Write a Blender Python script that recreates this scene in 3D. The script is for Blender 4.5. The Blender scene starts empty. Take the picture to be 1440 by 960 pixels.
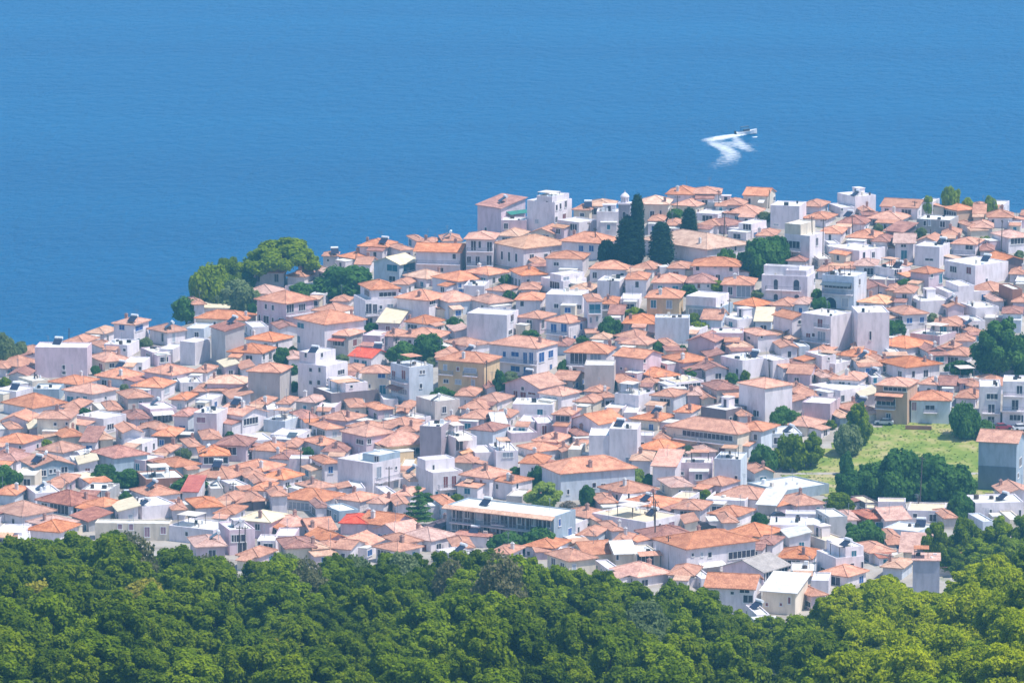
import bpy, math, random
import numpy as np
from mathutils import Vector, Matrix

random.seed(7)
rng = np.random.default_rng(11)
scene = bpy.context.scene
COL = scene.collection
R = math.radians

# ----------------------------------------------------------------- camera
F, CAMZ, PITCH = 7500.0, 220.0, R(9.5)
cp, sp = math.cos(PITCH), math.sin(PITCH)
FW = Vector((0, cp, -sp)); UP = Vector((0, sp, cp)); CAM = Vector((0, 0, CAMZ))
cam_data = bpy.data.cameras.new('camera')
cam_data.sensor_width = 36; cam_data.lens = 36 * F / 1440
cam_data.clip_start = 5; cam_data.clip_end = 30000
cam = bpy.data.objects.new('camera', cam_data); COL.objects.link(cam)
cam.location = CAM; cam.rotation_euler = (math.pi / 2 - PITCH, 0, 0)
scene.camera = cam

def ray(px, py):
    return (FW + Vector((1, 0, 0)) * ((px - 720) / F) + UP * ((480 - py) / F))
def interp(x, pts):
    return float(np.interp(x, [p[0] for p in pts], [p[1] for p in pts]))
SLOPE = [(-300, .012), (0, .012), (250, .03), (400, .045), (700, .107), (950, .155), (1440, .15), (1800, .15)]
def town_z(x, y):
    u = 720 + F * x / max(y, 200.0)
    return 2.0 + interp(u, SLOPE) * max(0.0, y - 1130.0)
SKYB = [(-300, 505), (0, 500), (60, 499), (150, 482), (230, 470), (265, 452), (300, 440), (340, 402), (400, 398), (480, 376), (560, 358), (660, 341), (740, 318), (800, 314), (900, 312), (960, 292), (1020, 290), (1080, 293), (1140, 301), (1220, 299), (1300, 304), (1440, 306), (1800, 306)]
SHORE = []
EDGE = [(-200, 752), (0, 750), (60, 752), (105, 743), (170, 743), (210, 756), (260, 767), (310, 782), (350, 787), (420, 771), (470, 776), (560, 776), (650, 766), (730, 776), (800, 790), (850, 797), (890, 815), (940, 811), (1000, 821), (1025, 850), (1060, 868), (1090, 853), (1130, 862), (1150, 842), (1200, 811), (1270, 802), (1300, 832), (1325, 831), (1345, 808), (1390, 776), (1440, 764), (1700, 750)]
CREST_Y = 870.0
def crest_z(u):
    py = np.mean([interp(u + d, EDGE) for d in (-40, 0, 40)]) + 58
    return CAMZ - CREST_Y * math.tan(PITCH + (py - 480) / F)
def ground_z(x, y):
    u = 720 + F * x / max(y, 200.0)
    tz = town_z(x, y)
    ys = interp(u, SHORE)
    if y > ys:
        tz = max(-4.0, tz - (y - ys) * (tz + 4.0) / 28.0)
    if y < 985:
        c = crest_z(u)
        if y < CREST_Y:
            z = c + .15 * (CREST_Y - y)
            if y < 620: z = c + .15 * (CREST_Y - 620) + .19 * (620 - y)
            return z
        t = (y - CREST_Y) / (985 - CREST_Y); t = t * t * (3 - 2 * t)
        return c * (1 - t) + tz * t
    return tz
def pick(px, py, fn, y0, y1):
    d = ray(px, py)
    lo = hi = None
    n = 60; prev = None
    for i in range(n + 1):
        y = y0 + (y1 - y0) * i / n
        p = CAM + d * (y / d.y)
        g = p.z - fn(p.x, p.y)
        if g <= 0:
            lo, hi = prev, y; break
        prev = y
    if hi is None: return CAM + d * (y1 / d.y)
    if lo is None: return CAM + d * (y0 / d.y)
    for _ in range(24):
        m = (lo + hi) / 2; p = CAM + d * (m / d.y)
        if p.z - fn(p.x, p.y) <= 0: hi = m
        else: lo = m
    return CAM + d * (hi / d.y)
def town_pt(px, py):
    return pick(px, py, town_z, 950, 1420)
def wood_pt(px, py):
    return pick(px, py, ground_z, 560, 985)
def plane_pt(px, py, z):
    d = ray(px, py); return CAM + d * ((z - CAMZ) / d.z)
for _u, _v in SKYB:
    SHORE.append((_u, town_pt(_u, _v).y + 5))
def scale_at(p): return F / (p - CAM).dot(FW)
def project(p):
    v = Vector(p) - CAM; dz = v.dot(FW)
    return 720 + F * v.x / dz, 480 - F * v.dot(UP) / dz

# -------------------------------------------------------------- materials
def new_mat(name):
    m = bpy.data.materials.new(name); m.use_nodes = True
    nt = m.node_tree; b = nt.nodes['Principled BSDF']
    return m, nt, b
def ramp(nt, stops):
    r = nt.nodes.new('ShaderNodeValToRGB')
    while len(r.color_ramp.elements) < len(stops): r.color_ramp.elements.new(.5)
    for e, (p, c) in zip(r.color_ramp.elements, stops):
        e.position = p; e.color = (*c, 1)
    return r
def noise(nt, scale, detail=4, rough=.6, vec=None, coord='Object'):
    n = nt.nodes.new('ShaderNodeTexNoise'); n.inputs['Scale'].default_value = scale
    n.inputs['Detail'].default_value = detail; n.inputs['Roughness'].default_value = rough
    if vec is None:
        tc = nt.nodes.new('ShaderNodeTexCoord'); vec = tc.outputs[coord]
    nt.links.new(vec, n.inputs['Vector']); return n
def mul_col(c, k): return tuple(min(1, v * k) for v in c)
def wall_mat(name, col, rough=.85, var=.13, stain=.25):
    m, nt, b = new_mat(name); b.inputs['Roughness'].default_value = rough
    tc = nt.nodes.new('ShaderNodeTexCoord')
    oi = nt.nodes.new('ShaderNodeObjectInfo')
    ad = nt.nodes.new('ShaderNodeVectorMath'); ad.operation = 'ADD'
    nt.links.new(tc.outputs['Object'], ad.inputs[0]); nt.links.new(oi.outputs['Location'], ad.inputs[1])
    mp = nt.nodes.new('ShaderNodeMapping'); mp.inputs['Scale'].default_value = (.9, .9, .28)
    nt.links.new(ad.outputs[0], mp.inputs['Vector'])
    n = noise(nt, .9, 5, .65, mp.outputs[0])
    r = ramp(nt, [(.3, mul_col(col, 1 - stain)), (.55, col), (.8, mul_col(col, 1 + var * .5))])
    nt.links.new(n.outputs['Fac'], r.inputs['Fac'])
    hs = nt.nodes.new('ShaderNodeHueSaturation')
    mr = nt.nodes.new('ShaderNodeMapRange'); mr.inputs['To Min'].default_value = 1 - var; mr.inputs['To Max'].default_value = 1 + var * .4
    nt.links.new(oi.outputs['Random'], mr.inputs['Value']); nt.links.new(mr.outputs[0], hs.inputs['Value'])
    nt.links.new(r.outputs['Color'], hs.inputs['Color']); nt.links.new(hs.outputs[0], b.inputs['Base Color'])
    return m
def tile_mat(name, col, col2):
    m, nt, b = new_mat(name); b.inputs['Roughness'].default_value = .9
    tc = nt.nodes.new('ShaderNodeTexCoord'); oi = nt.nodes.new('ShaderNodeObjectInfo')
    ad = nt.nodes.new('ShaderNodeVectorMath'); ad.operation = 'ADD'
    nt.links.new(tc.outputs['Object'], ad.inputs[0]); nt.links.new(oi.outputs['Location'], ad.inputs[1])
    n = noise(nt, .55, 6, .7, ad.outputs[0]); n2 = noise(nt, 3.2, 3, .7, ad.outputs[0])
    r = ramp(nt, [(.33, mul_col(col2, .85)), (.45, col2), (.53, col), (.66, tuple(.78 * c * 1.2 + .22 * w_ for c, w_ in zip(col, (.72, .52, .40))))])
    mx = nt.nodes.new('ShaderNodeMath'); mx.operation = 'MULTIPLY_ADD'; mx.inputs[1].default_value = .55
    s = nt.nodes.new('ShaderNodeMath'); s.operation = 'MULTIPLY'; s.inputs[1].default_value = .45
    nt.links.new(n2.outputs['Fac'], s.inputs[0]); nt.links.new(n.outputs['Fac'], mx.inputs[0]); nt.links.new(s.outputs[0], mx.inputs[2])
    nt.links.new(mx.outputs[0], r.inputs['Fac'])
    hs = nt.nodes.new('ShaderNodeHueSaturation')
    mr = nt.nodes.new('ShaderNodeMapRange'); mr.inputs['To Min'].default_value = .82; mr.inputs['To Max'].default_value = 1.2
    nt.links.new(oi.outputs['Random'], mr.inputs['Value']); nt.links.new(mr.outputs[0], hs.inputs['Value'])
    fr = nt.nodes.new('ShaderNodeMath'); fr.operation = 'MULTIPLY'; fr.inputs[1].default_value = 7.31
    fr2 = nt.nodes.new('ShaderNodeMath'); fr2.operation = 'FRACT'; nt.links.new(oi.outputs['Random'], fr.inputs[0]); nt.links.new(fr.outputs[0], fr2.inputs[0])
    ms = nt.nodes.new('ShaderNodeMapRange'); ms.inputs['To Min'].default_value = .80; ms.inputs['To Max'].default_value = 1.14
    nt.links.new(fr2.outputs[0], ms.inputs['Value']); nt.links.new(ms.outputs[0], hs.inputs['Saturation'])
    nt.links.new(r.outputs['Color'], hs.inputs['Color']); nt.links.new(hs.outputs[0], b.inputs['Base Color'])
    w = nt.nodes.new('ShaderNodeTexWave'); w.inputs['Scale'].default_value = 1.1; w.inputs['Distortion'].default_value = .6
    nt.links.new(tc.outputs['Object'], w.inputs['Vector'])
    bp = nt.nodes.new('ShaderNodeBump'); bp.inputs['Strength'].default_value = .35; bp.inputs['Distance'].default_value = .08
    nt.links.new(w.outputs['Fac'], bp.inputs['Height']); nt.links.new(bp.outputs[0], b.inputs['Normal'])
    return m
def flat_mat(name, col, rough=.6, metal=0, spec=.5):
    m, nt, b = new_mat(name)
    n = noise(nt, 2.0, 3); r = ramp(nt, [(.3, mul_col(col, .85)), (.7, mul_col(col, 1.08))])
    nt.links.new(n.outputs['Fac'], r.inputs['Fac']); nt.links.new(r.outputs[0], b.inputs['Base Color'])
    b.inputs['Roughness'].default_value = rough; b.inputs['Metallic'].default_value = metal
    b.inputs['Specular IOR Level'].default_value = spec
    return m
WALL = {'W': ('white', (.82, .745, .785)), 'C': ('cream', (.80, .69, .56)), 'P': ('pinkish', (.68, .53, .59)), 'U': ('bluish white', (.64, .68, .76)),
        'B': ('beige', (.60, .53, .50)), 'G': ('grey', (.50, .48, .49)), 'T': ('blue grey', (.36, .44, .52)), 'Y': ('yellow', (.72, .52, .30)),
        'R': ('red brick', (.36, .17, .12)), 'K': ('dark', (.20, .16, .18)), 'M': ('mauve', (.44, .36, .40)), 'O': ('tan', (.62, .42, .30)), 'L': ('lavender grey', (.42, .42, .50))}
WM = {k: wall_mat(v[0].replace(' ', '_') + '_plaster', v[1]) for k, v in WALL.items()}
ROOF = {'t': ('terracotta', (.64, .285, .158), (.46, .185, .105)), 'd': ('dark red', (.46, .19, .13), (.29, .11, .08)), 'o': ('pale orange', (.72, .42, .26), (.55, .28, .165)),
        'p': ('pinkish', (.68, .40, .31), (.50, .26, .20)), 'r': ('bright red', (.60, .13, .085), (.5, .10, .07)), 'k': ('dark slate', (.13, .09, .12), (.08, .06, .08)),
        'g': ('grey', (.45, .40, .37), (.36, .31, .29))}
RM = {k: tile_mat(v[0].replace(' ', '_') + '_roof_tiles', v[1], v[2]) for k, v in ROOF.items()}
RM['w'] = wall_mat('whitewashed_roof', (.80, .78, .74), var=.16, stain=.3)
RM['y'] = wall_mat('pale_cream_roof', (.78, .66, .46), var=.1)
ROOFW = {k: v[0] for k, v in ROOF.items()}; ROOFW['w'] = 'white'; ROOFW['y'] = 'cream'
PANE = {'d': flat_mat('glass_and_painted_shade', (.05, .045, .07), .25), 'b': flat_mat('blue_shutter_paint', (.03, .10, .33), .5), 't': flat_mat('teal_shutter_paint', (.03, .16, .24), .5),  # dark pane colour also paints the shade inside verandas and porches
        'r': flat_mat('red_brown_shutter_paint', (.22, .055, .06), .5), 'g': flat_mat('grey_shutter_paint', (.28, .31, .38), .5), 'a': flat_mat('arched_dark_glass', (.045, .055, .09), .25),
        'p': flat_mat('pale_shutter_paint', (.42, .45, .52), .5), 'm': flat_mat('mauve_shutter_paint', (.34, .20, .26), .5)}
FRAME = flat_mat('white_frame_paint', (.74, .73, .73), .6)
RAIL = flat_mat('grey_railing_metal', (.22, .25, .31), .5)
SLAB = WM['W']
AWN = {'w': flat_mat('white_canvas', (.8, .78, .74), .8), 'r': flat_mat('red_canvas', (.45, .14, .10), .8), 't': RM['t'], 'o': RM['o'], 'd': RM['d'], 'k': flat_mat('dark_canvas', (.07, .10, .13), .8), 'p': flat_mat('pale_canvas', (.7, .62, .55), .8)}
AWNG = flat_mat('green_canvas', (.03, .20, .16), .8)
STEEL = flat_mat('white_tank_enamel', (.78, .78, .80), .35)
PANEL = flat_mat('solar_panel_glass', (.03, .035, .07), .2)
POLE = flat_mat('weathered_pole_wood', (.10, .075, .07), .9)
CHIM = flat_mat('chimney_plaster', (.42, .26, .22), .9)
CHIMW = flat_mat('white_chimney_plaster', (.72, .70, .69), .9)
STONE = wall_mat('grey_tower_stone', (.34, .33, .38), stain=.4)
CARM = {'white': flat_mat('white_car_paint', (.75, .75, .77), .25), 'dark': flat_mat('dark_car_paint', (.03, .035, .05), .25), 'red': flat_mat('red_car_paint', (.30, .03, .05), .25), 'silver': flat_mat('silver_car_paint', (.5, .52, .55), .25)}
TYRE = flat_mat('tyre_rubber', (.02, .02, .022), .9)

# -------------------------------------------------------------- mesh bits
class MB:
    def __init__(s): s.v = []; s.f = []; s.m = []
    def add(s, vs, fs, mi=0):
        o = len(s.v); s.v += [tuple(v) for v in vs]
        for f in fs: s.f.append(tuple(i + o for i in f)); s.m.append(mi)
        return s
    def box(s, x0, x1, y0, y1, z0, z1, mi=0):
        vs = [(x0, y0, z0), (x1, y0, z0), (x1, y1, z0), (x0, y1, z0), (x0, y0, z1), (x1, y0, z1), (x1, y1, z1), (x0, y1, z1)]
        return s.add(vs, [(0, 3, 2, 1), (4, 5, 6, 7), (0, 1, 5, 4), (1, 2, 6, 5), (2, 3, 7, 6), (3, 0, 4, 7)], mi)
    def slab(s, top, th, mi=0):
        """top: outline faces given as (verts, faces); closed by a copy th lower"""
        vs, fs = top; n = len(vs)
        lo = [(x, y, z - th) for x, y, z in vs]
        ed = {}
        for f in fs:
            for a, b in zip(f, f[1:] + f[:1]):
                if (b, a) in ed: ed.pop((b, a))
                else: ed[(a, b)] = 1
        s.add(list(vs) + lo, list(fs) + [tuple(i + n for i in reversed(f)) for f in fs] + [(b, a, a + n, b + n) for a, b in ed], mi)
        return s
    def tube(s, p0, p1, r0, r1, n=8, mi=0):
        p0 = Vector(p0); p1 = Vector(p1); d = (p1 - p0).normalized()
        a = d.orthogonal().normalized(); b = d.cross(a)
        vs = [p0 + (a * math.cos(t) + b * math.sin(t)) * r0 for t in [2 * math.pi * i / n for i in range(n)]]
        vs += [p1 + (a * math.cos(t) + b * math.sin(t)) * r1 for t in [2 * math.pi * i / n for i in range(n)]]
        fs = [(i, (i + 1) % n, n + (i + 1) % n, n + i) for i in range(n)] + [tuple(range(n - 1, -1, -1)), tuple(range(n, 2 * n))]
        return s.add(vs, fs, mi)
    def lathe(s, prof, n=16, mi=0, c=(0, 0)):
        vs = []
        for r, z in prof:
            for i in range(n):
                t = 2 * math.pi * i / n; vs.append((c[0] + r * math.cos(t), c[1] + r * math.sin(t), z))
        fs = []
        for k in range(len(prof) - 1):
            for i in range(n):
                j = (i + 1) % n; fs.append((k * n + i, k * n + j, (k + 1) * n + j, (k + 1) * n + i))
        fs.append(tuple(range(n - 1, -1, -1))); fs.append(tuple(range((len(prof) - 1) * n, len(prof) * n)))
        return s.add(vs, fs, mi)
    def mesh(s, name, mats):
        me = bpy.data.meshes.new(name); me.from_pydata(s.v, [], s.f)
        for m in mats: me.materials.append(m)
        if any(s.m): me.polygons.foreach_set('material_index', s.m)
        me.update(); return me
def link(name, me, parent=None, loc=(0, 0, 0), rot=(0, 0, 0), scale=(1, 1, 1)):
    o = bpy.data.objects.new(name, me); COL.objects.link(o)
    o.location = loc; o.rotation_euler = rot; o.scale = scale
    if parent is not None: o.parent = parent
    return o
def tag(o, label=None, cat=None, group=None, kind=None):
    if label: o['label'] = label
    if cat: o['category'] = cat
    if group: o['group'] = group
    if kind: o['kind'] = kind
    return o

# -------------------------------------------------------------- house maker
CACHE = {}
def window_mesh(w, h, style):
    w = max(.45, round(w * 5) / 5); h = max(.5, round(h * 5) / 5)
    key = (w, h, style)
    if key not in CACHE:
        b = MB(); t = .12
        x, z = w / 2, h / 2
        if style == 'a':
            n = 10; pts = [(-x, -z), (x, -z)] + [(x * math.cos(a), z - x + x * math.sin(a)) for a in [math.pi * i / n for i in range(n + 1)]]
            k = len(pts)
            b.add([(p, -.03, q) for p, q in pts], [tuple(range(k))], 1)
            out = [(p * 1.16, q * 1.08) for p, q in pts]
            vs = [(p, -.05, q) for p, q in pts] + [(p, -.05, q) for p, q in out] + [(p, .0, q) for p, q in out]
            fs = [(i, (i + 1) % k, k + (i + 1) % k, k + i) for i in range(k)] + [(k + i, k + (i + 1) % k, 2 * k + (i + 1) % k, 2 * k + i) for i in range(k)]
            b.add(vs, [tuple(reversed(f)) for f in fs], 0)
        else:
            b.box(-x, x, -.03, .02, -z, z, 1)
            b.box(-x - t, -x, -.06, .02, -z - t, z + t); b.box(x, x + t, -.06, .02, -z - t, z + t)
            b.box(-x, x, -.06, .02, z, z + t); b.box(-x - .06 - t, x + .06 + t, -.14, .02, -z - t - .05, -z)
            if w > 1.0 and style in 'dg':
                nb = max(1, int(w / 1.1))
                for i in range(1, nb + 1):
                    c = -x + w * i / (nb + 1); b.box(c - .045, c + .045, -.05, .02, -z, z)
            elif w > .8: b.box(-.03, .03, -.045, .02, -z, z)
        CACHE[key] = b.mesh('window', [FRAME, PANE[style]])
    return CACHE[key]
def balcony_meshes(w, d):
    w = max(1.2, round(w * 2) / 2)
    key = ('bal', w, d)
    if key not in CACHE:
        s = MB().box(-w / 2, w / 2, -d, -.003, -.16, 0).mesh('balcony_slab', [SLAB])
        r = MB(); h = 1.0
        r.box(-w / 2 + .04, w / 2 - .04, -d + .04, -d + .09, h - .06, h)
        r.box(-w / 2 + .04, -w / 2 + .09, -d + .09, -.01, h - .06, h); r.box(w / 2 - .09, w / 2 - .04, -d + .09, -.01, h - .06, h)
        n = int(w / .16)
        for i in range(n + 1):
            x = -w / 2 + .055 + (w - .11) * i / n; r.box(x - .016, x + .016, -d + .05, -d + .08, .003, h - .06)
        for i in range(1, int(d / .16)):
            for x in (-w / 2 + .065, w / 2 - .065): r.box(x - .016, x + .016, -d + .05 + .16 * i, -d + .08 + .16 * i, .003, h - .06)
        CACHE[key] = (s, r.mesh('railing', [RAIL]))
    return CACHE[key]

def roof_shape(kind, L, W, ov, rise):
    """L along x, W along y, z=0 at wall top; returns (verts, faces)"""
    x, y = L / 2 + ov, W / 2 + ov
    dz = -rise * ov / (min(L, W) / 2)
    if kind == 'H':
        if L >= W:
            r = (L - W) / 2
            if r < .05: vs = [(-x, -y, dz), (x, -y, dz), (x, y, dz), (-x, y, dz), (0, 0, rise)]; fs = [(0, 1, 4), (1, 2, 4), (2, 3, 4), (3, 0, 4)]
            else: vs = [(-x, -y, dz), (x, -y, dz), (x, y, dz), (-x, y, dz), (-r, 0, rise), (r, 0, rise)]; fs = [(0, 1, 5, 4), (1, 2, 5), (2, 3, 4, 5), (3, 0, 4)]
        else:
            r = (W - L) / 2
            vs = [(-x, -y, dz), (x, -y, dz), (x, y, dz), (-x, y, dz), (0, -r, rise), (0, r, rise)]; fs = [(0, 1, 4), (1, 2, 5, 4), (2, 3, 5), (3, 0, 4, 5)]
    elif kind == 'G':
        dz = -rise * ov / (W / 2); vs = [(-x, -y, dz), (x, -y, dz), (x, y, dz), (-x, y, dz), (-x, 0, rise), (x, 0, rise)]; fs = [(0, 1, 5, 4), (2, 3, 4, 5)]
    elif kind == 'V':
        dz = -rise * ov / (L / 2); vs = [(-x, -y, dz), (x, -y, dz), (x, y, dz), (-x, y, dz), (0, -y, rise), (0, y, rise)]; fs = [(1, 2, 5, 4), (3, 0, 4, 5)]
    elif kind == 'S':
        sl = rise / W; vs = [(-x, -y, -sl * ov), (x, -y, -sl * ov), (x, y, rise + sl * ov), (-x, y, rise + sl * ov)]; fs = [(0, 1, 2, 3)]
    return vs, fs

def solve_plan(wl, wr, k):
    best = None
    for i in range(4, 87):
        th = R(i); L = max(wl / k / math.cos(th), 2.5); W = max(wr / k / math.sin(th), 2.5)
        tL = max(9, wl / k); tW = 8.5 if wl / k < 22 else 10
        c = math.log(L / tL) ** 2 + math.log(W / tW) ** 2
        if best is None or c < best[0]: best = (c, th, L, W)
    return best[1:]

def body_parts(kind, L, W, H, base, wall, roof, rnd, ov=.45):
    """wall mesh and roof mesh in the house frame (origin: plan centre, ground level)"""
    w = MB(); x, y = L / 2, W / 2
    if kind == 'F':
        t, d = .22, .45
        vs = []
        for (a, b) in ((x, y), (x - t, y - t)):
            vs += [(-a, -b, H), (a, -b, H), (a, b, H), (-a, b, H)]
        vs += [(-x, -y, -base), (x, -y, -base), (x, y, -base), (-x, y, -base)]
        vs += [(-x + t, -y + t, H - d), (x - t, -y + t, H - d), (x - t, y - t, H - d), (-x + t, y - t, H - d)]
        fs = []
        for i in range(4):
            j = (i + 1) % 4
            fs += [(i, j, 4 + j, 4 + i), (8 + i, 8 + j, j, i), (4 + i, 4 + j, 12 + j, 12 + i)]
        fs += [(12, 13, 14, 15), (11, 10, 9, 8)]
        w.add(vs, fs)
        rf = MB()
        if roof in 'wy':
            rf.box(-x + t + .02, x - t - .02, -y + t + .02, y - t - .02, H - d + .02, H - .24)
        else:
            rf.slab(([(-x - .25, -y - .25, H + .16), (x + .25, -y - .25, H + .16), (x + .25, y + .25, H + .16), (-x - .25, y + .25, H + .16)], [(0, 1, 2, 3)]), .155)
        return w, rf, None
    pf = rnd.uniform(.78, 1.15); ov = rnd.uniform(.3, .65)
    rise = min(.36 * min(L, W) / 2, 2.4) * pf
    if kind == 'S': rise = min(.22 * W, 2.2)
    if kind == 'G': rise = min(.36 * W / 2, 2.4) * pf
    if kind == 'V': rise = min(.36 * L / 2, 2.4)
    th = .17
    vs = [(-x, -y, -base), (x, -y, -base), (x, y, -base), (-x, y, -base)]
    h = H
    top = [(-x, -y, h), (x, -y, h), (x, y, h), (-x, y, h)]
    fs = [(3, 2, 1, 0)]
    if kind == 'H': vs += top; fs += [(0, 1, 5, 4), (1, 2, 6, 5), (2, 3, 7, 6), (3, 0, 4, 7), (4, 5, 6, 7)]
    elif kind == 'G':
        vs += top + [(-x, 0, h + rise - .01), (x, 0, h + rise - .01)]
        fs += [(0, 1, 5, 4), (1, 2, 6, 9, 5), (2, 3, 7, 6), (3, 0, 4, 8, 7), (4, 5, 9, 8), (6, 7, 8, 9)]
    elif kind == 'V':
        vs += top + [(0, -y, h + rise - .01), (0, y, h + rise - .01)]
        fs += [(0, 1, 5, 8, 4), (1, 2, 6, 5), (2, 3, 7, 9, 6), (3, 0, 4, 7), (5, 6, 9, 8), (7, 4, 8, 9)]
    elif kind == 'S':
        top = [(-x, -y, h), (x, -y, h), (x, y, h + rise), (-x, y, h + rise)]
        vs += top; fs += [(0, 1, 5, 4), (1, 2, 6, 5), (2, 3, 7, 6), (3, 0, 4, 7), (4, 5, 6, 7)]
    w.add(vs, fs)
    rv, rfs = roof_shape(kind, L, W, ov, rise)
    rv = [(a, b, c + H + th + .01) for a, b, c in rv]
    rf = MB().slab((rv, rfs), th)
    # ridge and hip cap tiles
    cap = []
    if kind == 'H':
        pk = rv[4:]
        cap = [(rv[i], min(pk, key=lambda p: (p[0] - rv[i][0]) ** 2 + (p[1] - rv[i][1]) ** 2)) for i in range(4)]
        if len(pk) == 2: cap.append((pk[0], pk[1]))
    elif kind in 'GV': cap = [(rv[4], rv[5])]
    for p, q in cap:
        p2, q2 = Vector(p), Vector(q)
        rf.tube(p2 + Vector((0, 0, .02)), q2 + Vector((0, 0, .02)), .13, .13, 5)
    return w, rf, (lambda a, b: roof_height(kind, L, W, rise, a, b) + H + th)
def roof_height(kind, L, W, rise, a, b):
    m = min(L, W) / 2
    if kind == 'H': return rise * min(1, min(L / 2 - abs(a), W / 2 - abs(b)) / m)
    if kind == 'G': return rise * (1 - abs(b) / (W / 2))
    if kind == 'V': return rise * (1 - abs(a) / (L / 2))
    return rise * (b + W / 2) / W

class Spec: pass
def parse(text):
    out = []; ox = oy = 0; zm = 4.8
    for line in text.strip().splitlines():
        line = line.strip()
        if not line: continue
        if line[0] == '%': zm = 1.0; ox = oy = 0; continue
        if line[0] == '@': ox, oy = map(float, line[1:].split(',')); continue
        s = Spec(); s.land = None; s.label = None
        if '#' in line: line, s.land = [q.strip() for q in line.rsplit('#', 1)]
        if '|' in line:
            line, lb = [q.strip() for q in line.split('|', 1)]; s.label = lb or None
        t = line.split()
        s.plus = t[0][0] == '+'; s.kind = t[0].lstrip('+')
        X = lambda v: ox + float(v) / zm
        Y = lambda v: oy + float(v) / zm
        s.xl, s.xc, s.xr = X(t[1]), X(t[2]), X(t[3]); s.yt, s.yb = Y(t[4]), Y(t[5])
        s.wall, s.roof = t[6], t[7]
        s.win = []; s.bal = []; s.aw = []; s.ch = []; s.so = []; s.blank = False; s.up = []; s.stuff = False
        for q in t[8:]:
            if q == 'n': s.blank = True; continue
            if q == '~': s.stuff = True; continue
            a, b = q.split(':') if ':' in q else q.split('=') if '=' in q else (None, None)
            if a is None:
                # aw800,880,490,k
                a, b = q[:2], q[2:]
            b = b.split(',')
            if a == 'bal': s.bal.append((X(b[0]), X(b[1]), Y(b[2])))
            elif a == 'aw': s.aw.append((X(b[0]), X(b[1]), Y(b[2]), b[3]))
            elif a == 'ch': s.ch.append((X(b[0]), Y(b[1])))
            elif a == 'so': s.so.append((X(b[0]), Y(b[1])))
            else: s.win.append((a, X(b[0]), Y(b[1]), float(b[2]) / 4.8, float(b[3]) / 4.8))
        if s.plus: out[-1].up.append(s)
        else: out.append(s)
    return out

class HouseGeo: pass
def plan(s, base_z=None):
    g = HouseGeo()
    P = town_pt(s.xc, s.yb) if base_z is None else plane_pt(s.xc, s.yb, base_z)
    k = scale_at(P)
    dep = PITCH + (s.yb - 480) / F
    H = max(2.2, (s.yb - s.yt) / k / math.cos(dep)) if base_z is None else max(1.6, (s.yb - s.yt) / k / math.cos(dep))
    wl, wr = max(2, s.xc - s.xl), max(2, s.xr - s.xc)
    th, L, W = solve_plan(wl, wr, k)
    e1 = Vector((math.cos(th), -math.sin(th), 0)); e2 = Vector((math.sin(th), math.cos(th), 0))
    g.c = P - e1 * (L / 2) + e2 * (W / 2); g.c.z = P.z
    g.th, g.L, g.W, g.H, g.k, g.e1, g.e2 = th, L, W, H, k, e1, e2
    return g
def to_local(g, p):
    v = p - g.c; return Vector((v.dot(g.e1), v.dot(g.e2), v.z))
def hit_face(g, px, py, face, off=0):
    d = ray(px, py)
    n, q = (-g.e2, g.c - g.e2 * (g.W / 2 + off)) if face == 'f' else (g.e1, g.c + g.e1 * (g.L / 2 + off))
    den = d.dot(n)
    if abs(den) < 1e-6: return None
    return to_local(g, CAM + d * ((q - CAM).dot(n) / den))

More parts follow.
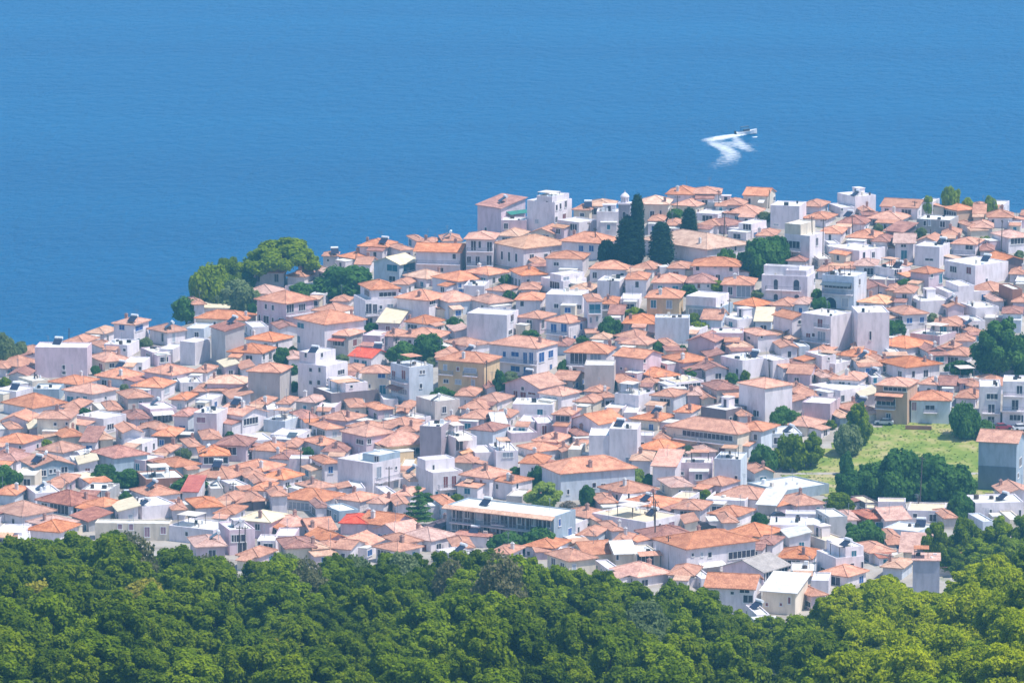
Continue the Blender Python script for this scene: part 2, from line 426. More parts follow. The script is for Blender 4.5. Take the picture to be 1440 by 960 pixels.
def build_volume(s, g, parent, root, rnd, parts, base, inv=None):
    """adds parts: list of dict(name, mesh, parent, loc, rot)"""
    wb, rb, hfun = body_parts(s.kind, g.L, g.W, g.H, base, s.wall, s.roof, rnd)
    nm = 'upper_storey' if s.plus else 'wall'
    off = inv if inv else (Vector((0, 0, 0)), 0)
    w = dict(name=nm, mb=wb, mats=[WM[s.wall]], parent=parent, loc=off[0], rz=off[1]); parts.append(w)
    hold = w if s.plus else parent
    o2 = (Vector((0, 0, 0)), 0) if s.plus else off
    rf = dict(name='roof', mb=rb, mats=[RM[s.roof]], parent=hold, loc=o2[0], rz=o2[1]); parts.append(rf)
    x, y = g.L / 2, g.W / 2
    wins = []
    for st, px, py, w_, h_ in s.win:
        for face in (('f', 'r') if px < s.xc else ('r', 'f')):
            l = hit_face(g, px, py, face)
            if l is None: continue
            fc = math.cos(g.th) if face == 'f' else math.sin(g.th)
            ww = min(w_ / g.k / max(fc, .2), (g.L if face == 'f' else g.W) * .85); hh = min(h_ / g.k, g.H * .92)
            u, half = (l.x, x) if face == 'f' else (l.y, y)
            if abs(u) < half + .3 and -1.5 < l.z < g.H + 1.0:
                u = max(-half + ww / 2 + .2, min(half - ww / 2 - .2, u)); z = max(hh / 2 + .15 - (1.0 if not s.plus else 0), min(g.H - hh / 2 - .2, l.z))
                wins.append((face, u, z, ww, hh, st)); break
    if not s.win and not (s.blank and (s.label or s.plus)):
        for face, half, vis in (('f', x, (s.xc - s.xl)), ('r', y, (s.xr - s.xc))):
            if vis < 10: continue
            n = int(half * 2 / 3.0)
            st = rnd.choice(['d', 'd', 'd', 'd', 'b', 'r', 't', 'p'])
            for fl in range(max(1, int(g.H / 2.9))):
                for i in range(n):
                    if rnd.random() < (.40 if s.blank else .66):
                        z = g.H - 1.55 - 2.9 * fl
                        if z < .6: continue
                        wins.append((face, -half + (i + .5 + rnd.uniform(-.12, .12)) * 2 * half / n, z, rnd.choice([.8, 1.0, 1.0, 1.4]), rnd.choice([1.2, 1.4, 1.4, 1.9 if z > 1.2 else 1.2]), st))
    if not s.win and not s.blank and not s.plus and g.H > 4.6 and g.L > 6 and rnd.random() < .45:
        sl, ra = balcony_meshes(min(g.L * .6, rnd.uniform(2.5, 5)), 1.1)
        d = dict(name='balcony', me=sl, parent=hold, loc=Vector((rnd.uniform(-.15, .15) * g.L, -y, g.H - 2.75)), rz=0); parts.append(d); parts.append(dict(name='railing', me=ra, parent=d, loc=Vector(), rz=0))
    if not s.win and not s.label and not s.plus and g.L > 5 and rnd.random() < .3:
        q = rnd.uniform(2.0, min(4.0, g.L * .6)); u = rnd.uniform(-.5, .5) * (g.L - q - .8)
        wins = [w_ for w_ in wins if not (w_[0] == 'f' and abs(w_[1] - u) < q / 2 + .7 and w_[2] > g.H - 2.6)]
        wins.append(('f', u, g.H - 1.35, q, 1.7, 'd'))  # wide dark pane paints the shade of an open bay
    for face, u, z, ww, hh, st in wins:
        nmw = 'door' if hh > 1.75 and ww < 1.7 else 'window'  # includes dark panes that paint veranda and porch shade
        loc = Vector((u, -y, z)) if face == 'f' else Vector((x, u, z))
        parts.append(dict(name=nmw, me=window_mesh(ww, hh, st), parent=hold, loc=loc, rz=0 if face == 'f' else math.pi / 2))
    for x0, x1, py in s.bal:
        xm = (x0 + x1) / 2
        face = 'f' if xm < s.xc or s.xr - s.xc < 4 else 'r'
        a, b = hit_face(g, x0, py, face), hit_face(g, x1, py, face)
        ia, ib, half = (a.x, b.x, x) if face == 'f' else (a.y, b.y, y)
        m = hit_face(g, xm, py, face)
        ia, ib = max(-half - .2, min(ia, ib)), min(half + .2, max(ia, ib))
        if ib - ia < .8: continue
        zz = max(.4, min(g.H - 1.2, m.z)); u = (ia + ib) / 2
        sl, ra = balcony_meshes(ib - ia, 1.1)
        loc = Vector((u, -y, zz)) if face == 'f' else Vector((x, u, zz))
        d = dict(name='balcony', me=sl, parent=hold, loc=loc, rz=0 if face == 'f' else math.pi / 2); parts.append(d)
        if not s.plus: parts.append(dict(name='railing', me=ra, parent=d, loc=Vector(), rz=0))
    for x0, x1, py, c in s.aw:
        xm = (x0 + x1) / 2
        face = 'f' if xm < s.xc or s.xr - s.xc < 4 else 'r'
        a, b = hit_face(g, x0, py, face), hit_face(g, x1, py, face); m = hit_face(g, xm, py, face)
        ia, ib = sorted((a.x, b.x) if face == 'f' else (a.y, b.y)); half = x if face == 'f' else y
        ia, ib = max(ia, -half), min(ib, half)
        if ib - ia < .8: ia, ib = -half * .8, half * .8
        u = (ia + ib) / 2; wd = ib - ia; zz = max(1.8, min(g.H + .5, m.z))
        mb = MB().slab(([(-wd / 2, -1.7, -.35), (wd / 2, -1.7, -.35), (wd / 2, -.01, .25), (-wd / 2, -.01, .25)], [(0, 1, 2, 3)]), .09)
        loc = Vector((u, -y, zz)) if face == 'f' else Vector((x, u, zz))
        parts.append(dict(name='awning', mb=mb, mats=[AWN[c]], parent=hold, loc=loc, rz=0 if face == 'f' else math.pi / 2))
    if s.kind in 'HGF' and not s.label and not s.plus and rnd.random() < .55:
        aw_, ad, ah = rnd.uniform(2.4, min(5.5, g.L * .8)) if g.L > 3.2 else 2.4, rnd.uniform(1.8, 3.4), min(g.H - .5, rnd.uniform(2.0, 2.9))
        front = rnd.random() < .6
        half = x if front else y
        u = rnd.uniform(-1, 1) * max(0, half - aw_ / 2)
        am = MB().box(-aw_ / 2, aw_ / 2, -ad, -.004, -1.5, ah)
        tile = rnd.random() < .65
        if tile: ar = MB().slab(([(-aw_ / 2 - .3, -ad - .35, ah + .02), (aw_ / 2 + .3, -ad - .35, ah + .02), (aw_ / 2 + .3, -.004, ah + .55), (-aw_ / 2 - .3, -.004, ah + .55)], [(0, 1, 2, 3)]), .14)
        else: ar = MB().box(-aw_ / 2 - .08, aw_ / 2 + .08, -ad - .08, -.004, ah + .003, ah + .18)
        an = dict(name='annex', mb=am, mats=[WM[rnd.choice([s.wall, s.wall, 'W', 'C', 'P'])]], parent=hold, loc=Vector((u, -y, 0)) if front else Vector((x, u, 0)), rz=0 if front else math.pi / 2); parts.append(an)
        parts.append(dict(name='annex_roof', mb=ar, mats=[RM[rnd.choice([s.roof if s.roof in 'tdop' else 't', 't', 'o', 'd']) if tile else 'w']], parent=an, loc=Vector(), rz=0))
        if rnd.random() < .7: parts.append(dict(name='window', me=window_mesh(rnd.choice([.9, 1.4, 2.0]), 1.2, rnd.choice('ddbt')), parent=an, loc=Vector((0, -ad, ah - 1.0)), rz=0))
    # roof furniture
    ch = list(s.ch)
    top = hfun if hfun else (lambda a, b: g.H - .24)
    spots = []
    for px, py in ch:
        p = plane_pt(px, py + 4, g.c.z + g.H + 1.0); l = to_local(g, p)
        spots.append((max(-x * .75, min(x * .75, l.x)), max(-y * .75, min(y * .75, l.y))))
    if not ch and not s.plus and s.kind in 'HG' and rnd.random() < .38: spots.append((rnd.uniform(-.5, .5) * g.L, rnd.uniform(-.35, .45) * g.W))
    for a, b in spots:
        z = top(a, b); wd = rnd.uniform(.28, .4); hh = rnd.uniform(.9, 1.3)
        mb = MB().box(-wd, wd, -wd * .8, wd * .8, -.6, hh).box(-wd - .08, wd + .08, -wd * .8 - .08, wd * .8 + .08, hh, hh + .14).box(-wd * .6, wd * .6, -wd * .5, wd * .5, hh + .14, hh + .36)
        parts.append(dict(name='chimney', mb=mb, mats=[rnd.choice([CHIM, CHIM, CHIMW])], parent=rf, loc=Vector((a, b, z)), rz=0, deep=s.plus))
    so = []
    for px, py in s.so:
        l = to_local(g, plane_pt(px, py + 6, g.c.z + g.H + .8)); so.append((max(-x * .7, min(x * .7, l.x)), max(-y * .7, min(y * .7, l.y))))
    if not s.so and not s.plus and rnd.random() < (.22 if s.kind == 'F' else .06) and g.L > 6: so.append((rnd.uniform(-.3, .3) * g.L, rnd.uniform(-.2, .3) * g.W))
    for a, b in so:
        key = 'solar'
        if key not in CACHE:
            mb = MB()
            mb.add([(-1, -1.1, .25), (1, -1.1, .25), (1, .5, 1.25), (-1, .5, 1.25), (-1, -1.05, .16), (1, -1.05, .16), (1, .55, 1.16), (-1, .55, 1.16)],
                   [(0, 1, 2, 3), (7, 6, 5, 4), (0, 4, 5, 1), (1, 5, 6, 2), (2, 6, 7, 3), (3, 7, 4, 0)], 1)
            mb.tube((-.95, .75, 1.45), (.95, .75, 1.45), .34, .34, 12, 0)
            for q in (-.8, .8):
                mb.tube((q, .75, -.8), (q, .75, 1.3), .05, .05, 5, 0); mb.tube((q, -1.0, -.8), (q, -1.0, .25), .05, .05, 5, 0)
            CACHE[key] = mb.mesh('solar_heater', [STEEL, PANEL])
        parts.append(dict(name='solar_heater', me=CACHE[key], parent=rf, loc=Vector((a, b, top(a, b) + (.1 if s.kind != 'F' else 0))), rz=rnd.uniform(-.5, .5)))
    if not s.plus and rnd.random() < .3:
        if 'ant' not in CACHE:
            mb = MB().tube((0, 0, -.5), (0, 0, 2.6), .045, .035, 5)
            for q, l_ in ((2.5, .7), (2.2, .55), (1.9, .45)): mb.tube((-l_, 0, q), (l_, 0, q), .03, .03, 4)
            CACHE['ant'] = mb.mesh('antenna', [RAIL])
        a, b = rnd.uniform(-.35, .35) * g.L, rnd.uniform(-.3, .35) * g.W
        parts.append(dict(name='antenna', me=CACHE['ant'], parent=rf, loc=Vector((a, b, top(a, b))), rz=rnd.uniform(0, 3)))
    if s.kind == 'F' and not s.plus and g.L > 4.5 and g.W > 4.5 and rnd.random() < .75:
        for _ in range(rnd.randint(2, 5)):
            a, b = rnd.uniform(-.42, .42) * (g.L - 1), rnd.uniform(-.42, .42) * (g.W - 1); q = rnd.uniform(.2, .55); h_ = rnd.uniform(.3, 1.0); mb = MB()
            if rnd.random() < .4: mb.lathe([(q, 0), (q, h_), (q * .6, h_ + .12)], 10); nm_ = 'water_tank'
            else: mb.box(-q, q, -q * .7, q * .7, 0, h_); nm_ = 'roof_box'
            parts.append(dict(name=nm_, mb=mb, mats=[rnd.choice([STEEL, POLE, AWN['p'], CARM['dark']])], parent=rf, loc=Vector((a, b, g.H - .23)), rz=0))
        if rnd.random() < .25:
            mb = MB(); q = min(2.0, g.L * .25)
            for u_ in (-q, q):
                for v_ in (-g.W * .3, g.W * .15): mb.box(u_ - .05, u_ + .05, v_ - .05, v_ + .05, 0, 2.2, 0)
            mb.box(-q - .2, q + .2, -g.W * .3 - .2, g.W * .15 + .2, 2.2, 2.3, 1)
            parts.append(dict(name='pergola', mb=mb, mats=[POLE, rnd.choice([AWN['p'], RM['t'], RM['o']])], parent=rf, loc=Vector((rnd.uniform(-.2, .2) * g.L, 0, g.H - .23)), rz=0))
    if s.kind == 'F' and not s.plus and not s.up and g.L > 5 and g.W > 5 and rnd.random() < .16:
        hh = rnd.uniform(1.2, 2.3); a, b = rnd.uniform(-.2, .2) * g.L, rnd.uniform(0, .25) * g.W; q, r_ = rnd.uniform(1, 1.7), rnd.uniform(.9, 1.3)
        mb = MB().box(-q, q, -r_, r_, 0, hh).box(-q - .15, q + .15, -r_ - .15, r_ + .15, hh, hh + .12).box(-.4, .4, -r_ - .03, -r_, .05, min(hh - .2, 1.8), 1)
        parts.append(dict(name='stair_hut', mb=mb, mats=[WM['W'], PANE['d']], parent=rf, loc=Vector((a, b, g.H - .23)), rz=0))

def matrix_of(d):
    m = Matrix.Translation(d['loc']) @ Matrix.Rotation(d['rz'], 4, 'Z')
    return matrix_of(d['parent']) @ m if isinstance(d['parent'], dict) else m

CATALOG = r'''
@240,320
H 545 765 770 300 400 W t n
H 490 690 770 455 510 W p ~
H 860 930 960 300 350 W t n ~
G 970 1050 1130 332 365 W p n ~
H 95 160 205 515 645 W t d:128,540,25,35 ~
S 200 385 412 545 600 W y n ~
H 165 500 565 625 705 C t d:297,650,18,28 d:381,645,16,30 | low cream house with two small dark windows below the seaside bushes
H 575 780 960 510 695 P t d:643,532,16,32 d:690,540,16,32 d:600,612,14,48 d:645,620,38,50 d:690,630,14,45 d:748,638,36,50 d:792,548,45,55 d:886,538,40,45 bal:775,955,582 | large two storey pinkish house with many dark windows below the umbrella pine # two storey pinkish house
H 845 1040 1300 650 880 W t t:868,658,45,35 t:850,750,16,45 n | white house with small teal window and long terracotta roof below the pinkish house
H 1080 1200 1295 730 860 B t d:1115,775,85,40 r:1243,775,25,45 aw:970,1185,742,r | beige house with long red awning over its dark terrace # house with red awning
H 965 1120 1230 570 640 W t ~
H 505 690 815 770 860 W t
H 385 615 695 850 950 W t d:530,877,45,28 d:628,872,12,40 d:672,866,14,45 ch:472,805
F 60 165 260 775 930 W w n | tall blank lavender white block with flat roof terrace canopy at left shore
S 265 370 495 700 935 G d n | tall bare grey concrete walled building near the left shore # bare grey walled building
@420,320
H 165 255 265 192 260 W t so:300,165 d:198,220,12,18 ~
H 270 400 520 215 270 W t
H 410 590 650 130 215 W t so:620,75
H 610 690 770 150 220 W t ~
H 735 800 850 110 150 W t ~
H 830 900 940 115 165 W t ~
H 950 975 1100 90 155 W t so:1010,40 ~
G 790 1090 1130 165 310 W t d:1050,195,22,32 bal:800,1090,245 d:960,285,30,30 | white house with a full width pale blue balcony near the sea edge # house with full width balcony
V 505 680 800 250 365 U y t:632,265,70,45 t:745,262,75,50 d:632,345,40,30 | bluish house with pale yellow gabled roof and wide upper windows # yellow roofed bluish house
H 715 860 1000 345 405 W o
H 900 1072 1275 365 455 W t b:1087,392,22,30 b:1127,392,22,30 b:1107,428,60,30
H 1120 1280 1420 320 395 W t
H 1130 1310 1340 78 275 W t d:1180,122,30,68 d:1222,115,14,45 d:1288,130,32,65 d:1148,217,28,45 d:1208,228,28,66 d:1286,222,30,66 bal:1135,1335,160 bal:1135,1335,255 | white two storey house with two long balconies and dark doors # white house with two balconies
F 365 450 750 490 680 W w d:465,548,36,70 d:515,548,28,60 d:555,537,14,20 g:618,578,36,125 d:700,540,60,40 d:470,640,40,60 d:705,615,50,26 bal:442,540,590 | three storey white house with roof terrace and red roofed top room # three storey terrace house
+H 415 470 660 415 490 W t d:462,440,36,40 d:600,450,110,30
H 660 880 1000 490 640 W t d:880,508,38,28 ch:745,450
H 900 1010 1210 500 620 U t
H 1150 1280 1440 510 600 W t
F 1135 1405 1484 590 790 W w d:1440,610,18,45 d:1428,705,22,30 | tall white block with large blank wall and bright flat roof # tall white blank block
H 720 860 975 650 720 W t
F 430 552 622 730 860 P w n
H 555 640 720 730 830 W t ch:700,700 ~
H 680 930 1010 745 830 W t d:750,770,22,22 d:805,775,24,20 ch:700,705
S 1005 1060 1135 700 770 W p n ~
H 990 1130 1290 800 880 W t d:1140,832,14,16
G 340 490 605 880 965 W r t:390,918,36,60 t:443,915,34,34 | white house with bright red roof and green shutters # bright red roofed house
H 225 330 370 495 560 W t ~
@640,240
S 150 310 475 255 425 P d d:207,400,14,34 aw:345,480,275,t | pale pink terraced building with thin dark red roof above the sea # pink terraced building
F 310 480 492 335 430 P w n ~
F 485 672 790 215 405 W w d:685,250,12,40 d:711,240,12,40 d:746,215,13,44 r:736,310,20,36 d:683,330,14,40 p:552,343,22,28 so:540,180 | big white block with sunlit side full of windows on the skyline # big white skyline block
+F 620 740 780 185 212 W w n
H 800 905 960 265 350 C t d:857,298,25,22 so:860,240 ~
F 690 835 965 350 460 W w n
F 955 1100 1112 278 420 W w n
H 890 1060 1092 258 300 W o n ~
V 510 660 735 425 485 C t d:612,447,40,26 ~
H 290 420 490 452 500 W o ~
H 270 462 775 525 665 W o d:317,572,14,56 d:365,580,14,58 d:413,588,14,56 d:517,592,26,56 d:612,585,20,50 | large white house with wide pale orange hip roof and tall narrow windows # pale orange roofed house
H 615 860 905 598 730 W t d:683,630,32,20
H 720 1000 1100 490 600 W t b:850,525,28,40 b:920,525,28,40 | long white house with two blue shuttered windows beside the cypresses # house with two blue shutters
H 375 450 615 705 800 W t d:390,748,10,55 d:412,755,10,55 d:435,760,10,55 d:493,745,22,24
F 580 730 890 745 835 W w n
+F 690 800 850 715 750 W w g:750,738,40,25
F 610 860 905 840 965 W w d:683,913,28,28 d:838,920,28,28 p:757,908,16,16
H 765 900 970 825 870 W o ~
F 960 1110 1165 745 850 W w d:1137,790,12,35
H 1150 1290 1320 735 850 W t d:1228,768,24,40
F 1115 1240 1265 865 950 W w d:1222,897,14,40 p:1140,910,26,38
H 910 1160 1210 675 730 W t
H 1190 1330 1420 685 725 W t ~
H 410 575 610 875 960 W t d:452,897,22,34
H 445 560 580 815 860 W t ~
H 215 330 420 840 875 W t ~
@880,240
H 90 285 315 228 330 C o d:178,295,26,45 d:235,288,12,38 d:292,282,16,48 ch:262,200
H 280 450 490 160 245 W t p:447,190,14,16 ch:278,175 | pale lavender house with hip roof standing highest on the skyline # highest skyline house
H 455 630 645 155 245 W t d:548,182,12,14
H 320 470 560 250 300 C t
F 550 760 780 235 275 G w n ~
F 475 620 700 320 352 W w n ~
H 640 780 830 245 290 W t ~
H 700 880 940 300 350 W t
G 795 955 1020 172 250 C t d:835,207,14,40 d:1002,190,12,26 aw:900,940,222,w | cream house with dark post and white parasol facing the sea # cream skyline house
F 978 1170 1230 240 405 W w p:1015,366,34,12 | tall white block with blank lavender wall and small tank on roof # tall white skyline block
H 130 545 830 528 655 W o n d:740,520,14,36 d:675,528,14,30 ch:383,480 | large building with broad pale orange hip roof beside the cypresses # broad orange roofed building
H 155 250 280 365 400 W t n ~
H 275 370 395 395 430 W t n ~
H 495 620 700 395 430 W t n ~
H 545 680 800 375 430 P d n ~
F 695 850 960 410 460 W w n
+F 780 880 920 365 412 W w d:830,380,50,40
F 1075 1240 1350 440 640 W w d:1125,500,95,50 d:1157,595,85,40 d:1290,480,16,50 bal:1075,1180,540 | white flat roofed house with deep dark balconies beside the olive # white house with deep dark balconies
+F 1080 1195 1260 360 437 C w n
H 455 760 790 645 760 W t d:485,652,24,26 d:710,660,22,28 d:622,722,28,42 p:604,625,14,8
H 290 400 440 680 720 W t ~
H 185 375 405 755 830 P t
H 142 360 395 858 1020 Y t t:187,900,34,50 g:293,902,34,52 ch:217,825 | small yellow house with terracotta hip roof and teal window # yellow house
H 420 600 615 765 815 W d d:452,778,14,14 r:493,778,18,30 d:556,778,14,14 | small white house with dark red hip roof and three tiny openings # small dark red roofed house
H 655 850 885 770 865 P t d:705,810,30,50 g:795,815,90,75
F 920 1225 1290 715 895 W w a:1013,770,28,76 a:1152,775,38,80 a:1013,852,30,40 a:1155,853,34,32 d:1275,740,10,30 d:1277,835,10,30 bal:948,1182,805 | white house with dark arched windows and a long grey balcony # white house with arched windows
+F 920 950 975 655 717 W w n
+F 1090 1230 1285 672 717 W w n
H 1095 1200 1260 640 672 W d n ~
H 885 1000 1045 460 500 W t ~
@1140,240
F 190 300 445 175 290 W w n so:295,150 | white sea edge block with overhanging pale roof slab and tank # white block with roof slab
F 135 200 300 250 315 W w n d:210,240,12,16 ~
H -40 100 180 335 385 W t
H -60 60 130 265 300 W t ~
G 480 720 800 252 335 W t n
F 720 820 885 215 310 W w n ~
H 885 985 1115 270 345 O t d:935,290,85,36
H 1105 1180 1195 255 310 W t n ~
F 1195 1300 1360 238 290 W w n ~
H 1200 1360 1372 312 390 W t d:1230,346,16,32
F 1330 1420 1450 350 415 W w n ~
H 1420 1500 1530 305 360 W t ~
F 720 940 1015 335 440 G w d:770,355,14,34 p:803,350,12,36 d:890,362,30,38 | grey house with plain sunlit right side near the sea edge # grey flat roofed house
H 395 600 680 350 390 U t n
H 185 360 425 380 420 W d n
H 60 200 250 425 500 W t d:130,450,18,36
H 255 430 505 465 515 W t ch:375,440
S 510 620 720 440 475 K d n | low dark stone shed among white houses near the sea edge # low dark stone shed
G 570 690 720 487 610 W p d:627,507,34,16 t:630,568,36,62
V 720 850 920 480 540 W t d:875,478,14,18 ~
F 140 328 515 540 650 W w n
F 705 868 955 515 660 W w d:800,600,50,10
H 955 1110 1180 500 590 W t d:1070,515,46,30 bal:960,1110,565
H 1145 1230 1250 555 600 W d n ~
H 1242 1335 1500 455 560 W p d:1395,475,90,38
H 1090 1225 1245 385 450 B t n
H 1010 1080 1100 400 440 W t n ~
G 1200 1290 1440 610 700 K t n | house with a dark brown gable wall at the right edge # dark brown gabled house
F 920 1110 1350 640 790 W w d:963,665,40,38 r:1068,674,28,45 d:975,745,40,25 d:1033,762,42,42 d:1188,740,12,25 | big white house with bright overhanging slab roof and brown door # white slab roofed house
H 680 795 902 695 830 P t d:817,710,20,20 t:877,728,24,62
H 455 600 690 660 720 W t n ~
F 440 560 680 665 770 W w d:575,690,30,44 d:602,690,22,44 bal:555,680,720
F 395 500 560 735 800 B w n ~
H 50 180 230 690 740 W t n ~
H 215 290 325 690 720 W t n ~
F 80 290 390 715 945 U w d:185,778,190,30 a:135,895,70,80 p:232,890,42,60 bal:85,290,830 aw:80,278,760,k d:330,750,12,40 | bluish house with dark awning over its balcony and large arched window # house with dark balcony awning
H 330 500 605 905 960 W o
H 515 590 630 820 870 C t ~
F 675 740 945 880 975 W w d:705,905,16,40
F 860 930 1230 822 895 W w n
+F 1055 1120 1230 832 880 W w d:1133,867,22,26 d:1173,855,16,30
H 1085 1230 1340 830 870 W t n ~
F 1290 1360 1375 800 960 R w n | tall narrow unfinished red brick structure near the right edge # red brick structure
F 1378 1460 1500 745 830 W w d:1412,772,60,46 ~
H 1365 1470 1500 885 980 P t n ~
H 1345 1440 1480 715 760 W t n ~
@0,420
F 235 590 605 330 525 P w d:430,462,18,30 d:432,500,20,20 | wide pinkish lavender building with long nearly blank wall at left edge # wide pinkish blank building
H 110 225 345 370 425 P t ~
H 765 905 992 175 330 W t b:823,193,34,36 b:938,197,44,32 t:918,298,30,52 t:965,292,24,46 so:950,140 | white house with bright blue windows on the left shore # white house with blue windows
H 590 700 775 250 295 W o n ~
H 440 560 640 320 355 W t n ~
H 595 690 800 350 390 W t n ~
F 700 860 925 312 400 W w d:840,345,16,16
H 600 710 870 420 490 C t r:680,460,26,44 d:755,450,28,26
F 830 960 1000 430 500 W w d:952,470,18,24
F 935 1030 1150 362 450 P w d:1000,380,30,16
H 1000 1130 1260 225 315 W t so:1265,190
H -50 130 270 465 520 W t ~
H -40 40 100 480 530 W t ~
V 60 180 215 540 580 W d n ~
F 110 220 330 555 640 C w d:160,576,24,36 ~
F 225 400 415 610 690 T w n | plain blue grey flat roofed box near the left edge # blue grey box
F -40 110 225 625 705 W w n
H 335 520 640 590 640 W t
H 645 820 950 545 600 U t ch:830,485
H 425 620 770 640 720 W t t:475,682,44,50 t:528,682,24,50 t:575,682,26,46 d:712,668,12,20 ch:755,560 | low white house with row of three teal windows under terracotta roof # house with three teal windows
H 965 1160 1310 515 600 P t d:1180,555,28,40 d:1280,570,34,70 ch:1158,470 | broad terracotta hip roofed pinkish house left of the tall grey walls # broad hip roofed pinkish house
H 1300 1390 1450 495 560 W t ch:1400,470 ~
H 890 1090 1165 600 690 W t p:925,625,40,48 p:1125,615,28,46
H 1155 1250 1310 700 745 W t n
H 1300 1400 1440 640 690 W t n ~
H 5 220 425 735 805 W t d:205,765,24,30
V 10 185 240 825 905 W t d:240,860,100,60 | 
H 250 470 500 810 960 C t d:373,845,16,20 d:450,842,10,16
F 505 700 840 810 915 W w d:745,862,40,36
H 415 540 600 755 800 W t n ~
F 600 670 690 755 810 C w n ~
H 685 740 780 770 810 W t n ~
G 765 840 950 900 1020 W t n
H 955 1060 1165 880 960 W t n ~
F 920 1015 1190 745 840 P w d:1100,810,130,45 aw:1020,1165,765,w | pink box house with bright white awning over dark terrace # pink box house
H 1175 1270 1320 790 930 U d b:1230,880,40,50
H 1040 1170 1215 925 995 K t n
@240,500
H 520 738 805 115 325 B t n | tall beige block with blank windowless wall and thin tile roof # tall beige blank block
H 245 500 520 190 290 P o d:505,235,12,50
H 240 380 440 265 300 W t n ~
F 155 312 375 390 570 W w m:205,433,58,38 d:190,508,14,20 | tall white house with mauve shutter and bright flat roof patch # white house with mauve shutter
G 310 485 640 405 535 W t d:540,440,90,40 n
H 545 640 700 345 390 W t ch:712,315 ~
H 720 800 845 345 390 W t n ~
F 855 1050 1190 70 290 W w d:945,95,20,26 d:1005,95,16,28 d:1150,110,40,28 d:945,180,20,26 d:1000,180,18,28 d:1080,160,50,16 | white two storey house with white roof room and tanks on top # white house with roof room
+F 875 1000 1090 -45 35 W w d:912,-10,12,28 d:1020,-12,14,30 so:960,-75
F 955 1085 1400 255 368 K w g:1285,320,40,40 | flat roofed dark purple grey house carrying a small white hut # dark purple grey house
+F 1095 1120 1285 188 252 W w p:1130,212,36,34 d:1220,208,14,16
H 805 885 1000 430 490 W d
H 1000 1185 1310 440 510 P t ch:1295,390
H 1300 1400 1500 385 430 P t
H 1190 1330 1450 500 560 W t ch:1335,460 ch:1425,495 ~
H 945 1050 1150 515 560 W t
F 670 860 935 540 610 W w aw:800,880,490,k n
F 440 520 690 585 640 W w n
H 545 720 800 660 710 W t n
H 760 850 890 640 680 W t n ~
H 890 1010 1150 605 670 W t ch:985,580 d:1065,630,70,40
H 680 800 870 705 765 W d ~
F 800 940 948 695 820 W w n
H 945 1040 1130 725 860 W t n
H 170 205 395 675 760 P t d:305,705,180,46 so:175,640 | house with wide dark window strip and solar panel on its roof # house with dark window strip
H 60 130 200 625 680 W t n ~
H 150 385 500 850 900 W t ch:500,750
H 400 620 760 795 845 W t ch:688,745
H 440 510 640 845 890 W t n ~
H 620 760 880 850 900 W t ch:618,800
G 500 570 628 880 930 T t n ~
H 850 980 1110 920 965 W t n
H 1150 1320 1500 545 695 P t d:1278,580,50,34 d:1340,578,24,28
@460,480
F 425 555 715 175 445 U w r:450,227,24,62 r:517,227,26,66 d:632,207,12,26 d:653,205,12,26 d:633,300,14,30 g:450,320,110,34 d:420,410,14,30 d:480,415,24,30 bal:430,550,265 aw:385,518,300,d | tall bluish white building with red brown shutters and blank right side # building with red brown shutters
H 235 420 432 210 390 C t b:368,228,50,32 d:287,302,14,22 t:375,325,40,60
H 748 1060 1165 145 350 Y t p:797,175,24,36 p:965,195,80,30 r:883,185,18,22 d:803,267,34,24 p:885,272,40,30 p:985,280,24,40 bal:760,858,220 bal:925,1020,230 ch:880,95 | large ochre yellow house with terracotta hip roof and two balconies # large ochre house
H 735 850 900 100 150 W t n ~
F 598 728 895 405 550 B w d:790,460,24,44 so:735,365 | beige block with pale left side and rooftop tank near the ochre house # beige block with rooftop tank
H 480 560 600 480 520 W t n ~
H 380 520 640 580 630 W t n ~
H 480 590 650 620 670 W t n ~
F 420 560 700 555 590 W w n ~
H 1000 1150 1250 420 470 W t
H 905 1060 1130 470 520 W t n ~
H 905 1060 1130 540 585 W t n
H 1110 1230 1290 545 580 W t ch:1145,500 ~
H 720 850 935 590 630 W t n ~
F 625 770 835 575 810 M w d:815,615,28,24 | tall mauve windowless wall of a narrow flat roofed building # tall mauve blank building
H 275 410 715 705 805 Y p d:675,715,18,20 d:610,735,90,40 bal:550,712,765
F 770 865 1010 650 805 W w d:886,700,44,66 aw:820,965,650,p | white house with pale awning and dark doorway beside the mauve wall # white house with pale awning
F 940 1000 1130 750 840 W w d:985,785,40,40
F 1090 1140 1290 740 860 W w g:1220,765,70,34
F 1170 1240 1420 630 685 P w n
V 1080 1130 1190 555 620 W w n ~
F 1290 1400 1440 540 615 W w d:1330,557,14,14 ~
@700,400
H -58 262 405 432 625 W t b:45,470,20,36 b:117,470,50,30 b:185,497,24,74 b:226,497,24,74 b:295,490,34,66 b:357,468,30,48 b:118,568,62,36 b:205,580,60,48 b:358,567,16,60 bal:-40,400,532 ch:308,365 | large white two storey house with bright blue shutters and wrapping balcony # white house with blue shutters
H 328 478 602 262 410 W t b:378,295,36,60 b:447,293,36,60 b:562,283,14,40 b:518,362,14,36 b:568,350,12,34 bal:332,470,335 | white house with blue balcony doors and terracotta hip roof # house with blue balcony
H 585 608 705 115 370 W t t:655,165,72,66 g:628,240,14,34 g:670,230,14,34 bal:610,695,195
H 705 800 830 130 215 C t d:760,150,100,24 bal:705,825,170
H 855 1060 1095 262 330 P t p:897,297,24,40 p:1005,293,24,38
F 1060 1290 1300 225 400 U w n | plain bluish white block with large empty wall below the yellow house # plain bluish blank block
H 800 940 1060 385 425 W t n ~
H 830 1000 1085 420 470 C t d:850,430,18,30 d:900,430,18,34
H 460 730 790 465 620 W t d:545,500,110,72 g:660,490,70,40 d:505,590,50,50 bal:465,600,545 | house with large dark veranda under terracotta hip roof # house with dark veranda
